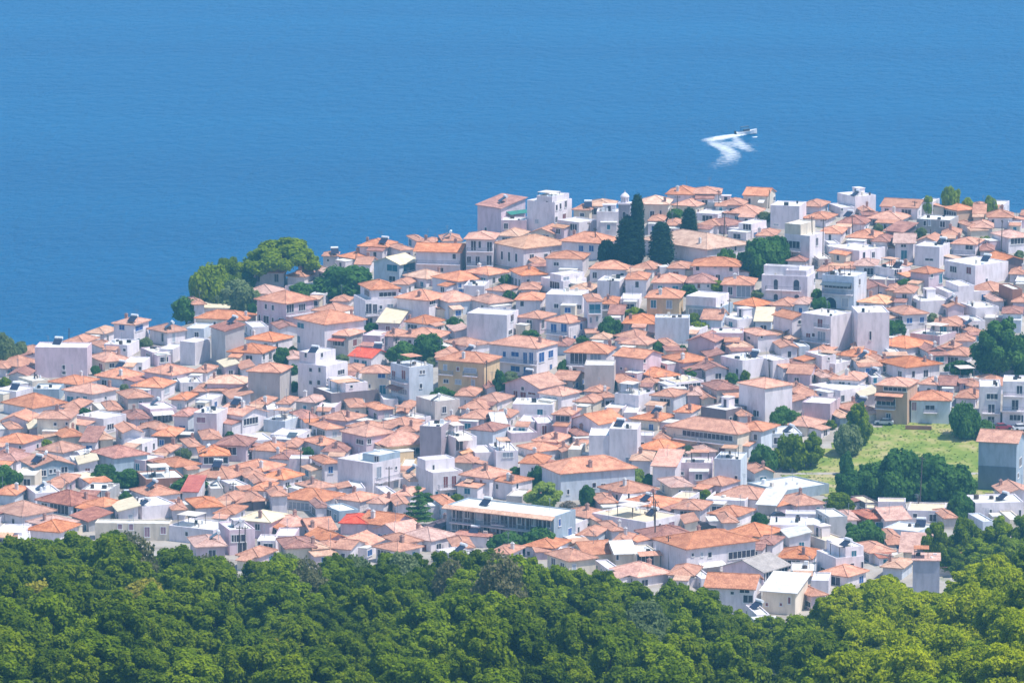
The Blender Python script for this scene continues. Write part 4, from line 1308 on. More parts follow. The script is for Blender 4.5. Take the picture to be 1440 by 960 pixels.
def leaf_mat(name, c_dark, c_mid, c_light, trans=.4, scale=.8):
    m, nt, b = new_mat(name); b.inputs['Roughness'].default_value = .8; b.inputs['Specular IOR Level'].default_value = .04
    oi = nt.nodes.new('ShaderNodeObjectInfo'); tc = nt.nodes.new('ShaderNodeTexCoord')
    n = noise(nt, scale, 5, .7, tc.outputs['Object'])
    ad = nt.nodes.new('ShaderNodeMath'); ad.operation = 'MULTIPLY_ADD'; ad.inputs[1].default_value = .30
    nt.links.new(oi.outputs['Random'], ad.inputs[0])
    sc = nt.nodes.new('ShaderNodeMath'); sc.operation = 'MULTIPLY_ADD'; sc.inputs[1].default_value = 1.5; sc.inputs[2].default_value = -.40
    nt.links.new(n.outputs['Fac'], sc.inputs[0]); nt.links.new(sc.outputs[0], ad.inputs[2])
    r = ramp(nt, [(.2, c_dark), (.5, c_mid), (.8, c_light)]); nt.links.new(ad.outputs[0], r.inputs['Fac'])
    nt.links.new(r.outputs[0], b.inputs['Base Color'])
    tr = nt.nodes.new('ShaderNodeBsdfTranslucent'); nt.links.new(r.outputs[0], tr.inputs['Color'])
    mx = nt.nodes.new('ShaderNodeMixShader'); mx.inputs[0].default_value = trans
    out = nt.nodes['Material Output']
    nt.links.new(b.outputs[0], mx.inputs[1]); nt.links.new(tr.outputs[0], mx.inputs[2]); nt.links.new(mx.outputs[0], out.inputs['Surface'])
    return m
LEAF = {'oak': leaf_mat('dark_oak_leaves', (.042, .082, .002), (.135, .200, .003), (.275, .345, .006)),
        'mid': leaf_mat('mid_green_leaves', (.070, .122, .003), (.185, .268, .005), (.32, .41, .010)),
        'pine': leaf_mat('yellow_green_pine_needles', (.145, .205, .003), (.34, .41, .005), (.52, .56, .012)),
        'olive': leaf_mat('grey_green_olive_leaves', (.12, .17, .06), (.20, .26, .10), (.29, .35, .16)),
        'dry': leaf_mat('dry_brownish_twigs', (.12, .13, .05), (.18, .18, .08), (.25, .23, .12)),
        'gold': leaf_mat('golden_leaves', (.26, .26, .03), (.42, .38, .045), (.54, .48, .06)),
        'cyp': leaf_mat('dark_cypress_leaves', (.008, .024, .014), (.020, .048, .024), (.040, .080, .034), .15),
        'town': leaf_mat('garden_leaves', (.040, .115, .025), (.085, .190, .036), (.15, .28, .05)),
        'pink': leaf_mat('pale_blossom_leaves', (.20, .20, .12), (.36, .30, .24), (.5, .42, .36)),
        'lime': leaf_mat('yellow_green_leaves', (.18, .27, .04), (.30, .40, .055), (.42, .50, .08))}
BARK = flat_mat('bark', (.12, .085, .065), .95)
def quads(pos, nrm, size, asp=1.0):
    n = len(pos)
    a = np.cross(nrm, rng.normal(size=(n, 3))); a /= np.linalg.norm(a, axis=1, keepdims=True) + 1e-9
    b = np.cross(nrm, a)
    s = (size * rng.uniform(.6, 1.3, n))[:, None]
    v = np.stack([pos - a * s - b * s * asp, pos + a * s - b * s * asp, pos + a * s * .7 + b * s * asp, pos - a * s * .7 + b * s * asp], 1)
    return v.reshape(-1, 3)
ICO_V, ICO_F = None, None
def ico():
    global ICO_V, ICO_F
    if ICO_V is None:
        import bmesh
        bm = bmesh.new(); bmesh.ops.create_icosphere(bm, subdivisions=2, radius=1)
        bm.verts.ensure_lookup_table()
        ICO_V = np.array([v.co[:] for v in bm.verts]); ICO_F = np.array([[v.index for v in f.verts] for f in bm.faces]); bm.free()
    return ICO_V, ICO_F
def crown(lobes, nleaf, size, up=.25, rough=.45, core=.78):
    """lobes: (x,y,z,rx,rz) ellipsoids covered in leaf-sized faces over an opaque heart"""
    lb = np.array(lobes, float); wgt = lb[:, 3] * (lb[:, 3] + lb[:, 4]); wgt /= wgt.sum()
    pos = []; nr = []
    m = nleaf * 2
    i = rng.choice(len(lb), m, p=wgt)
    d = rng.normal(size=(m, 3)); d /= np.linalg.norm(d, axis=1, keepdims=True)
    rr = 1 + rng.normal(0, .12, m)
    sc = np.stack([lb[i, 3], lb[i, 3], lb[i, 4]], 1)
    p = lb[i, :3] + d * sc * rr[:, None]
    keep = np.ones(m, bool)
    for j in range(len(lb)):
        q = (p - lb[j, :3]) / np.array([lb[j, 3], lb[j, 3], lb[j, 4]])
        keep &= (np.sum(q * q, 1) > .72) | (i == j)
    keep &= p[:, 2] > .25
    p, d = p[keep][:nleaf], d[keep][:nleaf]
    d = d + rng.normal(0, rough, d.shape) + np.array([0, 0, up]); d /= np.linalg.norm(d, axis=1, keepdims=True)
    V = quads(p, d, size)
    nq = len(p)
    faces = np.arange(nq * 4).reshape(-1, 4)
    iv, jf = ico()
    VV = [V]; tri = []; o = nq * 4
    for j in range(len(lb)):
        jit = 1 + rng.normal(0, .10, len(iv))
        w = iv * jit[:, None] * np.array([lb[j, 3], lb[j, 3], lb[j, 4]]) * core + lb[j, :3]
        VV.append(w); tri.append(jf + o); o += len(iv)
    V = np.concatenate(VV); tri = np.concatenate(tri)
    me = bpy.data.meshes.new('crown')
    me.vertices.add(len(V)); me.vertices.foreach_set('co', V.astype(np.float32).ravel())
    loops = np.concatenate([faces.ravel(), tri.ravel()]); me.loops.add(len(loops)); me.loops.foreach_set('vertex_index', loops.astype(np.int32))
    starts = np.concatenate([np.arange(len(faces)) * 4, len(faces) * 4 + np.arange(len(tri)) * 3]); tot = np.concatenate([np.full(len(faces), 4), np.full(len(tri), 3)])
    me.polygons.add(len(starts)); me.polygons.foreach_set('loop_start', starts.astype(np.int32)); me.polygons.foreach_set('loop_total', tot.astype(np.int32))
    me.update(calc_edges=True); return me
def trunk_mesh(h, r, limbs):
    b = MB(); b.tube((0, 0, -1.0), (0, 0, h * .55), r, r * .75, 8); b.tube((0, 0, h * .55), (.1, .05, h), r * .75, r * .4, 8)
    for (x, y, z) in limbs: b.tube((0, 0, h * .5), (x, y, z), r * .45, r * .15, 6)
    return b.mesh('trunk', [BARK])
def dome_lobes(n, rad, z0, z1, lr, flat=1.0):
    out = []
    for i in range(n):
        t = i * 2.399963 + rng.uniform(-.4, .4); q = math.sqrt((i + .5) / n); rr = rad * q * rng.uniform(.85, 1.05)
        z = z0 + (z1 - z0) * (1 - q ** 2) * rng.uniform(.8, 1.1) + rng.uniform(-.3, .3)
        r = lr * rng.uniform(.75, 1.3); out.append((rr * math.cos(t), rr * math.sin(t), z, r, r * flat))
    return out
# prototypes: (crown mesh, trunk mesh, width, height)
def proto(lobes, nleaf, size, th, tr, **kw):
    me = crown(lobes, nleaf, size, **kw)
    w = max(abs(l[0]) + l[3] for l in lobes) * 2; h = max(l[2] + l[4] for l in lobes)
    lim = [(l[0] * .8, l[1] * .8, l[2] - l[4] * .3) for l in lobes[:5]]
    return dict(me=me, trunk=trunk_mesh(th, tr, lim), w=w, h=h, mats={})
def with_mat(p, kind):
    if kind not in p['mats']:
        m = p['me'].copy(); m.materials.clear(); m.materials.append(LEAF[kind]); p['mats'][kind] = m
    return p['mats'][kind]
def lumpy(n, rad, z0, z1, lr):
    out = []
    for a, b, c, r, h in dome_lobes(n, rad, z0, z1, lr):
        out.append((a, b, c, r, h * rng.uniform(.75, 1.0)))
        for _ in range(2):
            d = rng.normal(size=3); d /= np.linalg.norm(d); d[2] = abs(d[2]) * .8
            q = r * rng.uniform(.38, .6); out.append((a + d[0] * r * .95, b + d[1] * r * .95, c + d[2] * r * .9, q, q * .85))
    return out
OAKS = [proto(lumpy(15, 3.6, 2.2, 6.2, .92) + dome_lobes(6, 1.8, 1.8, 2.8, 1.3), 9500, .135, 3.5, .28, up=.6, core=.72) for _ in range(5)]
PINES = [proto([(a * rng.uniform(.7, 1.1), b * rng.uniform(.7, 1.1), c + rng.uniform(-.4, .4), r * rng.uniform(.8, 1.2), r * .72) for a, b, c, r, _ in lumpy(13, 3.2, 2.6, 6.8, 1.05)], 9000, .125, 4.5, .25, rough=.7, up=.5, core=.7) for _ in range(4)]
OLIVES = [proto(dome_lobes(16, 2.8, 2.2, 4.6, 1.2), 4200, .17, 2.6, .25, rough=.8, core=.6) for _ in range(2)]
DRY = [proto(dome_lobes(14, 2.6, 2.4, 5.2, 1.1), 2600, .14, 3.5, .22, rough=1.2, core=.35)]
BUSH = [proto(lumpy(12, 2.6, 1.2, 3.0, .95) + [(0, 0, 1.0, 2.2, 1.0)], 4500, .16, 1.2, .2, up=.35, core=.72) for _ in range(4)]
def cyp_lobes(h, w):
    out = []
    n = 60
    for i in range(n):
        q = i / (n - 1); r = w / 2 * min(1, .7 + 1.6 * q) * (1 - .45 * max(0, q - .25)) * (1 - max(0, q - .8) ** 2 * 8)
        t = i * 2.4; out.append((r * .45 * math.cos(t), r * .45 * math.sin(t), .8 + q * (h - 1.6), max(.4, r * .72), .85))
    return out
def col_lobes(h, w):
    out = []
    n = 60
    for i in range(n):
        q = i / (n - 1); r = w / 2 * min(1, .8 + 1.2 * q) * (1 - .12 * q) * (1 - max(0, q - .86) ** 2 * 22)
        t = i * 2.4; out.append((r * .4 * math.cos(t), r * .4 * math.sin(t), .8 + q * (h - 1.5), max(.4, r * .75), .8))
    return out
COLUMN = [proto(col_lobes(14, 3.6), 7000, .13, 3, .25, up=.5, rough=.8)]
CYP = [proto(cyp_lobes(14, 4.4), 7000, .13, 3, .25, up=.5, rough=.8) for _ in range(2)]
UMB = [proto([(a, b, c, r, r * .8) for a, b, c, r, _ in lumpy(26, 7.4, 4.4, 9.9, 1.6)], 14000, .20, 8, .5, up=.35, core=.75)]
def tiers():
    out = []
    for k in range(7):
        z = 2.0 + k * 1.5; rad = 3.6 * (1 - k / 7.4)
        for j in range(7):
            t = j * 2 * math.pi / 7 + k * .5; out.append((rad * .65 * math.cos(t), rad * .65 * math.sin(t), z + .15 * j % .4, max(.35, rad * .36), .3))
        out.append((0, 0, z, .5, .8))
    return out
NORF = [proto(tiers(), 3600, .15, 12.5, .22, core=.45)]
SHAPES = {'oak': OAKS, 'mid': OAKS, 'pine': PINES, 'olive': OLIVES, 'dry': DRY, 'gold': OLIVES, 'cyp': CYP, 'col': COLUMN, 'umb': UMB, 'norf': NORF, 'bush': BUSH, 'lime': OLIVES, 'pink': BUSH}
def plant(name, shape, leaf, P, w=None, h=None, sc=None, rz=0, edge=None):
    p = random.choice(SHAPES[shape])
    s3 = (w / p['w'], w / p['w'], h / p['h']) if w else (sc, sc, sc * random.uniform(.85, 1.3))
    if edge:
        # the photo's skyline of the wood sets how tall the trees along its crest are
        bx, by = project(P); k = scale_at(Vector(P)); want = (by - interp(bx, EDGE)) / k / p['h']
        if edge == 'crest': z = max(.45, want - random.uniform(0, .15))
        else: z = min(s3[2], max(.4, want - .03))
        q = min(1, z / s3[2] * 1.1); s3 = (s3[0] * max(.7, q), s3[1] * max(.7, q), z)
    root = link(name, None, None, P, (0, 0, rz), s3); root.empty_display_size = .5
    link('crown', with_mat(p, leaf), root); link('trunk', p['trunk'], root)
    return root

# grass tufts on the field
tp = []; 
for _ in range(1100):
    x0, y0 = random.choice(cells); a, c = x0 + random.random() * step, y0 + random.random() * step
    tp.append((a, c, town_z(a, c) + .2))
tp = np.array(tp)
nn = rng.normal(size=tp.shape) * np.array([.5, .5, .2]) + np.array([0, -.1, 1.0]); nn /= np.linalg.norm(nn, axis=1, keepdims=True)
V = quads(tp, nn, .22, 1.0)
me = bpy.data.meshes.new('grass'); me.from_pydata(V.tolist(), [], np.arange(len(V)).reshape(-1, 4).tolist()); me.materials.append(leaf_mat('meadow_grass', (.13, .20, .03), (.20, .27, .05), (.34, .34, .13), scale=.16))
tag(link('grass', me), 'green and straw coloured grass growing on the sloping field', 'grass', kind='stuff')

# -------------------------------------------------------------- foreground wood
KINDL = {'oak': ('broadleaf_tree', 'dense dark green broadleaf tree in the foreground wood', 'dark broadleaf trees of the foreground wood'),
         'mid': ('broadleaf_tree', 'lighter mid green broadleaf tree in the foreground wood', 'mid green trees of the foreground wood'),
         'pine': ('pine_tree', 'bright yellow green pine on the lower right of the wood', 'yellow green pines at the lower right'),
         'olive': ('olive_tree', 'pale grey green bushy tree scattered in the foreground wood', 'grey green trees of the foreground wood'),
         'dry': ('bare_tree', 'dry brownish thin tree among the green wood', 'dry brownish trees of the foreground wood'),
         'gold': ('bushy_tree', 'tree with golden yellow leaves in the foreground wood', 'golden leaved trees of the foreground wood')}
OLIVE_AT = [(1240, 935), (1218, 950), (470, 800), (520, 795), (560, 800), (645, 812), (430, 800), (915, 888)]
DRY_AT = [(185, 775), (205, 790), (440, 832), (750, 835), (620, 815), (160, 770), (720, 850), (300, 795)]
GOLD_AT = [(395, 905), (215, 830), (745, 925), (35, 840)]
def pine_zone(px, py): return px > 1150 + (py - 820) * .15 + 20 * math.sin(py * .07)
wood = []
row = 0; depth = CREST_Y + 6
ys = []
y = CREST_Y + 8
while y > 628:
    ys.append(y); y -= random.uniform(10.5, 13.0)
for r_, yy in enumerate(ys):
    halfw = yy * 800 / F; n = int(2 * halfw / 8.6)
    for i in range(n + 1):
        x = -halfw + (i + (.5 if r_ % 2 else 0) + random.uniform(-.3, .3)) * 2 * halfw / n
        y = yy + random.uniform(-4, 4)
        wood.append((x, y))
for x, y in wood:
    near_edge = y > CREST_Y - 14
    z = ground_z(x, y); px, py = project((x, y, z + 4))
    rr = random.random()
    if pine_zone(px, py): kind = 'pine' if rr < .9 else 'mid'
    else:
        f = .5 + .5 * math.sin(px * .011 + 1.0) * math.cos(py * .05)
        kind = 'mid' if rr < .25 + .3 * f else 'oak'
    for lst, kk in ((OLIVE_AT, 'olive'), (DRY_AT, 'dry'), (GOLD_AT, 'gold')):
        for a, b in lst:
            if abs(px - a) < 24 and abs(py - b) < 9: kind = kk
    nm, lab, grp = KINDL[kind]
    o = plant(nm, kind, kind, (x, y, z - .3), sc=random.choice([.75, .9, 1.0, 1.05, 1.15, 1.3, 1.4]) * random.uniform(.93, 1.07) * .92 if not near_edge else random.uniform(.78, .98), rz=random.uniform(0, 6.28), edge='crest' if near_edge else 'below')
    tag(o, lab, 'tree', grp)

# -------------------------------------------------------------- town trees
# name, shape, leaf, centre px, top py, base py, width px, noun, label
TT = [('umbrella_pine', 'umb', 'mid', 396, 332, 402, 116, 'broad umbrella pine', 'broad umbrella pine with a domed crown above the left shore', 'umbrella pine'),
      ('pine_tree', 'bush', 'mid', 300, 372, 438, 66, 'bushy pine', None, None),
      ('pine_tree', 'pine', 'mid', 318, 362, 425, 40, 'bushy pine', None, None),
      ('shrub', 'bush', 'olive', 330, 395, 438, 62, 'olive green shrub', None, None),
      ('shrub', 'bush', 'town', 262, 418, 452, 44, 'dark green shrub', None, None),
      ('pine_tree', 'bush', 'town', 345, 375, 408, 36, 'dark pine', None, None),
      ('broadleaf_tree', 'bush', 'town', 490, 374, 420, 82, 'dense rounded green tree', 'dense rounded green tree at the left end of the hill', 'dense rounded green tree'),
      ('shrub', 'bush', 'town', 425, 398, 418, 40, 'green shrub', None, None),
      ('broadleaf_tree', 'bush', 'town', 604, 470, 505, 48, 'bushy green tree', None, None),
      ('broadleaf_tree', 'bush', 'town', 568, 480, 510, 44, 'bushy green tree', None, None),
      ('cypress', 'col', 'cyp', 896, 271, 374, 19, 'tall dark cypress', 'tallest dark cypress standing beside the stone bell tower', 'tallest cypress'),
      ('dark_tree', 'bush', 'cyp', 856, 338, 374, 32, 'dark bushy tree', None, None),
      ('dark_tree', 'cyp', 'cyp', 885, 302, 376, 42, 'dark bushy tree', None, None),
      ('cypress', 'cyp', 'cyp', 930, 311, 374, 36, 'dark cypress', 'dark pear shaped cypress right of the tallest cypress', None),
      ('cypress', 'cyp', 'cyp', 969, 291, 332, 24, 'dark cypress', 'small pointed dark cypress behind the broad orange roof', None),
      ('broadleaf_tree', 'bush', 'town', 1072, 334, 388, 66, 'big rounded tree', 'big rounded green tree between broad orange roof and white balconies', 'big rounded tree'),
      ('broadleaf_tree', 'bush', 'town', 1022, 350, 380, 28, 'green tree', None, None),
      ('broadleaf_tree', 'bush', 'town', 1096, 332, 375, 30, 'green tree', None, None),
      ('broadleaf_tree', 'bush', 'lime', 1337, 263, 300, 27, 'round yellow green tree', 'round yellow green tree standing out against the sea at right', None),
      ('broadleaf_tree', 'bush', 'lime', 1392, 275, 302, 24, 'yellow green treetop', None, None),
      ('broadleaf_tree', 'bush', 'lime', 1305, 275, 302, 18, 'yellow green treetop', None, None),
      ('broadleaf_tree', 'bush', 'lime', 1360, 278, 302, 18, 'yellow green treetop', None, None),
      ('pine_tree', 'bush', 'olive', 6, 467, 520, 38, 'bushy tree', 'bushy tree cut by the left edge of the photo near the shore', None),
      ('shrub', 'bush', 'olive', 28, 480, 508, 24, 'green shrub', None, None),
      ('broadleaf_tree', 'oak', 'town', 1404, 444, 530, 76, 'large dark green tree', 'largest dark green tree in the town at the right edge', 'largest dark tree'),
      ('broadleaf_tree', 'bush', 'town', 1440, 470, 530, 40, 'dark green tree', None, None),
      ('broadleaf_tree', 'bush', 'town', 1255, 450, 478, 40, 'dark green tree', None, None),
      ('shrub', 'bush', 'town', 1350, 506, 528, 44, 'green shrub', None, None),
      ('broadleaf_tree', 'bush', 'town', 857, 446, 476, 34, 'bushy green tree', None, None),
      ('broadleaf_tree', 'bush', 'town', 792, 505, 530, 20, 'small green tree', None, None),
      ('broadleaf_tree', 'bush', 'town', 622, 545, 570, 42, 'small green tree', None, None),
      ('broadleaf_tree', 'oak', 'town', 703, 518, 556, 20, 'dark narrow tree', None, None),
      ('shrub', 'bush', 'town', 746, 464, 478, 26, 'green shrub', None, None),
      ('shrub', 'bush', 'town', 716, 408, 424, 24, 'green shrub', None, None),
      ('broadleaf_tree', 'bush', 'town', 1101, 572, 602, 42, 'dark green tree', None, None),
      ('broadleaf_tree', 'oak', 'mid', 1207, 562, 626, 38, 'loose green tree', 'tall loose green tree at the left end of the field', 'tall loose green tree'),
      ('broadleaf_tree', 'bush', 'olive', 1192, 596, 640, 42, 'dark green tree', None, None),
      ('broadleaf_tree', 'bush', 'town', 1074, 625, 668, 40, 'dark green tree', None, None),
      ('broadleaf_tree', 'bush', 'mid', 1112, 610, 660, 44, 'green tree', None, None),
      ('broadleaf_tree', 'oak', 'mid', 1140, 606, 656, 36, 'green tree', None, None),
      ('shrub', 'bush', 'town', 1190, 634, 668, 24, 'green shrub', None, None),
      ('broadleaf_tree', 'bush', 'town', 1357, 566, 616, 44, 'round dark green tree', 'round dark green tree at the top edge of the field', 'round tree at field top'),
      ('shrub', 'bush', 'town', 1384, 590, 616, 28, 'green shrub', None, None),
      ('shrub', 'bush', 'town', 1232, 648, 699, 66, 'dark green bush', None, None),
      ('shrub', 'bush', 'town', 1264, 631, 701, 70, 'dark green bush', None, None),
      ('shrub', 'bush', 'town', 1302, 638, 700, 74, 'dark green bush', None, None),
      ('shrub', 'bush', 'town', 1338, 652, 701, 64, 'dark green bush', None, None),
      ('shrub', 'bush', 'town', 1357, 664, 697, 36, 'dark green bush', None, None),
      ('shrub', 'bush', 'town', 1196, 660, 701, 50, 'dark green bush', None, None),
      ('broadleaf_tree', 'bush', 'town', 1352, 692, 732, 36, 'green tree', None, None),
      ('broadleaf_tree', 'bush', 'mid', 1180, 692, 716, 42, 'green tree', None, None),
      ('broadleaf_tree', 'bush', 'town', 1217, 732, 772, 56, 'rounded green tree', None, None),
      ('broadleaf_tree', 'oak', 'mid', 1316, 732, 792, 46, 'green tree', None, None),
      ('broadleaf_tree', 'oak', 'mid', 1358, 726, 790, 52, 'dark green tree', None, None),
      ('broadleaf_tree', 'oak', 'mid', 1400, 724, 790, 54, 'dark green tree', None, None),
      ('broadleaf_tree', 'oak', 'mid', 1440, 722, 790, 54, 'dark green tree', None, None),
      ('broadleaf_tree', 'oak', 'mid', 1337, 768, 808, 46, 'green tree', None, None),
      ('broadleaf_tree', 'oak', 'mid', 1376, 756, 804, 52, 'green tree', None, None),
      ('broadleaf_tree', 'oak', 'mid', 1420, 752, 802, 54, 'green tree', None, None),
      ('broadleaf_tree', 'bush', 'town', 147, 652, 680, 36, 'bushy green tree', None, None),
      ('broadleaf_tree', 'bush', 'town', 180, 660, 684, 44, 'bushy green tree', None, None),
      ('broadleaf_tree', 'bush', 'town', 268, 668, 694, 52, 'bushy green tree', None, None),
      ('broadleaf_tree', 'bush', 'town', 6, 655, 690, 44, 'dark green tree', None, None),
      ('shrub', 'bush', 'town', 118, 573, 586, 22, 'green shrub', None, None),
      ('shrub', 'bush', 'town', 398, 488, 512, 26, 'green shrub', None, None),
      ('broadleaf_tree', 'bush', 'town', 757, 655, 690, 30, 'dark green tree', None, None),
      ('broadleaf_tree', 'oak', 'lime', 766, 677, 716, 58, 'light green tree', 'light green tree between the long hotel and the bluish house', 'light green tree'),
      ('broadleaf_tree', 'bush', 'town', 826, 681, 712, 26, 'dark green tree', None, None),
      ('shrub', 'bush', 'pink', 800, 703, 722, 28, 'pale blossoming shrub', 'pale pinkish blossoming shrub right of the light green tree', None),
      ('shrub', 'bush', 'lime', 896, 658, 682, 22, 'yellow green shrub', None, None),
      ('shrub', 'bush', 'town', 930, 632, 650, 26, 'green shrub', None, None),
      ('shrub', 'bush', 'town', 823, 642, 656, 18, 'green shrub', None, None),
      ('broadleaf_tree', 'bush', 'town', 712, 748, 775, 50, 'dark green tree', None, None),
      ('broadleaf_tree', 'bush', 'town', 758, 742, 775, 50, 'dark green tree', None, None),
      ('tiered_conifer', 'norf', 'town', 588, 682, 740, 46, 'tiered conifer', 'dark tiered conifer with layered branches left of the long hotel', 'tiered conifer'),
      ('shrub', 'bush', 'town', 1155, 418, 438, 26, 'dark green shrub', None, None),
      ('shrub', 'bush', 'mid', 893, 432, 446, 30, 'green shrub', None, None),
      ('shrub', 'bush', 'mid', 983, 452, 462, 26, 'green shrub', None, None),
      ('shrub', 'bush', 'town', 960, 485, 500, 14, 'small green shrub', None, None),
      ('shrub', 'bush', 'mid', 1048, 520, 535, 16, 'small green shrub', None, None),
      ('shrub', 'bush', 'lime', 965, 702, 716, 24, 'yellow green shrub', None, None),
      ('shrub', 'bush', 'town', 1068, 720, 740, 26, 'dark green shrub', None, None),
      ('shrub', 'bush', 'town', 640, 445, 466, 30, 'green shrub', None, None)]
YARD = [(1077, 298, 311, 22), (1311, 440, 451, 14), (323, 606, 617, 14), (355, 426, 441, 14), (717, 522, 535, 22), (7, 530, 543, 18), (1169, 590, 603, 14), (725, 656, 667, 18), (643, 694, 705, 18), (949, 294, 309, 22), (1235, 314, 327, 14), (711, 386, 399, 18), (481, 498, 509, 22), (383, 780, 791, 22), (1149, 406, 419, 18), (135, 514, 527, 14), (175, 540, 551, 14), (433, 628, 641, 18), (1191, 714, 725, 14), (1387, 332, 343, 18), (1063, 408, 419, 22), (411, 486, 499, 14), (607, 502, 515, 18), (1029, 524, 539, 18), (259, 630, 645, 22), (407, 682, 693, 14), (601, 692, 705, 22), (1433, 352, 363, 14), (1273, 392, 407, 22), (969, 400, 415, 22), (819, 472, 483, 18), (65, 618, 629, 18), (969, 626, 641, 14), (991, 688, 703, 18), (177, 690, 705, 18), (1295, 320, 335, 18), (1009, 394, 409, 22), (977, 440, 455, 18), (523, 454, 467, 22), (205, 474, 489, 22), (925, 480, 495, 14), (413, 512, 527, 14), (971, 518, 531, 18), (413, 536, 551, 14), (911, 666, 681, 22)]
TT += [('shrub', 'bush', random.choice(['town', 'mid', 'town', 'olive']), a, b, c, d, 'small yard shrub', None, None) for a, b, c, d in YARD]
for nm, sh, lf, cx, yt, yb, w, noun, lab, land in TT:
    P = town_pt(cx, yb); k = scale_at(P)
    o = plant(nm, sh, lf, P, w=w / k * 1.05, h=(yb - yt) / k, rz=random.uniform(0, 6.28))
    o['group'] = 'trees and shrubs in the town'
    THINGS.append(dict(obj=o, x=cx, y=(yt + yb) / 2, noun=noun, label=lab, land=land, cat='shrub' if nm == 'shrub' else 'tree'))

# -------------------------------------------------------------- utility poles
POLES = [(1143, 303, 367), (1157, 307, 369), (1199, 302, 330), (1286, 282, 308), (1309, 322, 345), (1376, 335, 367), (1408, 309, 356), (1294, 415, 442), (952, 275, 303), (1011, 267, 298), (1018, 300, 332), (1081, 267, 292),
         (829, 312, 358), (838, 320, 362), (857, 392, 420), (422, 630, 671), (454, 567, 598), (435, 578, 606), (327, 677, 709), (1082, 504, 532), (1025, 420, 448), (1259, 552, 592), (1208, 480, 498), (1293, 640, 722), (921, 690, 752), (1013, 532, 550),
         (336, 738, 790), (345, 738, 788), (233, 655, 675), (1292, 696, 723), (921, 702, 768), (941, 752, 800), (1013, 781, 802), (1077, 764, 786), (1155, 742, 770), (1037, 812, 840), (684, 506, 555), (655, 562, 586), (547, 655, 692), (500, 355, 378), (1235, 400, 420), (1100, 470, 495), (774, 352, 370), (718, 408, 432), (97, 461, 486)]
for i, (cx, yt, yb) in enumerate(POLES):
    P = town_pt(cx, yb); k = scale_at(P); h = (yb - yt) / k
    mb = MB().tube((0, 0, -1), (0, 0, h), .15, .10, 7)
    root = link('utility_pole', None, None, P, (R(random.uniform(-2, 2)), R(random.uniform(-3, 3)), random.uniform(0, 3))); root.empty_display_size = .5
    link('post', mb.mesh('post', [POLE]), root)
    if h > 4.5:
        link('crossarm', MB().box(-.75, .75, -.06, .06, h - .5, h - .36).tube((-.6, 0, h - .36), (-.6, 0, h - .15), .05, .04, 6).tube((.6, 0, h - .36), (.6, 0, h - .15), .05, .04, 6).tube((0, .1, h - .36), (0, .1, h - .1), .05, .04, 6).mesh('crossarm', [POLE]), root)
    root['group'] = 'utility poles in the town'
    THINGS.append(dict(obj=root, x=cx, y=(yt + yb) / 2, noun='dark utility pole', label=None, land=None, cat='pole'))

# -------------------------------------------------------------- garden walls
def garden_wall(name, pts, h, th, mat, noun, label=None):
    P = [town_pt(*p) for p in pts]
    b = MB()
    for a, c in zip(P[:-1], P[1:]):
        d = (c - a); d.z = 0; d.normalize(); n = Vector((-d.y, d.x, 0)) * th / 2
        vs = [a - n, c - n, c + n, a + n]
        lo = [Vector((v.x, v.y, v.z - 1.2)) for v in vs]; hi = [Vector((v.x, v.y, v.z + h)) for v in vs]
        b.add(lo + hi, [(0, 3, 2, 1), (4, 5, 6, 7), (0, 1, 5, 4), (1, 2, 6, 5), (2, 3, 7, 6), (3, 0, 4, 7)])
    o = link(name, b.mesh(name, [mat])); x = sum(p[0] for p in pts) / len(pts); y = sum(p[1] for p in pts) / len(pts)
    THINGS.append(dict(obj=o, x=x, y=y, noun=noun, label=label, land=None, cat='wall'))
garden_wall('garden_wall', [(401, 416), (425, 413), (452, 410)], 2.6, .3, WM['W'], 'white garden wall', 'white garden wall below the umbrella pine')
garden_wall('stone_wall', [(1322, 533), (1352, 531), (1395, 529), (1425, 530)], 1.6, .5, STONE, 'low grey stone wall', 'low grey stone wall under the largest dark tree at right')
garden_wall('brick_wall', [(1273, 604), (1310, 605)], 1.0, .3, WM['R'], 'low brown wall', 'low reddish brown wall along the top of the field')
garden_wall('garden_wall', [(700, 560), (714, 555), (722, 553)], 1.3, .3, WM['W'], 'white garden wall', 'short white garden wall left of the mauve gabled house')

# -------------------------------------------------------------- cars
def car(px, py, rz, paint, label):
    P = town_pt(px, py)
    root = link('parked_car', None, None, P + Vector((0, 0, .05)), (0, 0, rz))
    prof = [(-2.1, .32), (-2.1, .75), (-1.95, .88), (-1.2, .95), (1.0, .92), (1.95, .78), (2.1, .6), (2.1, .32)]
    def ext(pr, w, inset=0):
        n = len(pr); b = MB()
        vs = [(x, -w, z) for x, z in pr] + [(x, w, z) for x, z in pr]
        return b.add(vs, [tuple(range(n)), tuple(range(2 * n - 1, n - 1, -1))] + [((i + 1) % n, i, n + i, n + (i + 1) % n) for i in range(n)])
    link('body', ext(prof, .85).mesh('body', [CARM[paint]]), root)
    link('cabin', ext([(-1.75, .94), (-1.2, 1.38), (.35, 1.38), (1.0, .93)], .72).mesh('cabin', [PANE['d']]), root)
    link('car_roof', ext([(-1.2, 1.385), (-1.1, 1.45), (.25, 1.45), (.35, 1.385)], .70).mesh('car_roof', [CARM[paint]]), root)
    for x in (-1.3, 1.3):
        for y in (-.8, .8):
            link('wheel', MB().tube((0, -.1, 0), (0, .1, 0), .32, .32, 14).mesh('wheel', [TYRE]), root, (x, y, .32))
    THINGS.append(dict(obj=root, x=px, y=py, noun=f'{paint} parked car', label=label, land=None, cat='car'))
    root['group'] = 'parked cars'
car(1243, 597, R(170), 'silver', 'silver parked car beside the field below the orange sided house')
car(1254, 593, R(175), 'dark', 'dark parked car behind the silver one by the field')
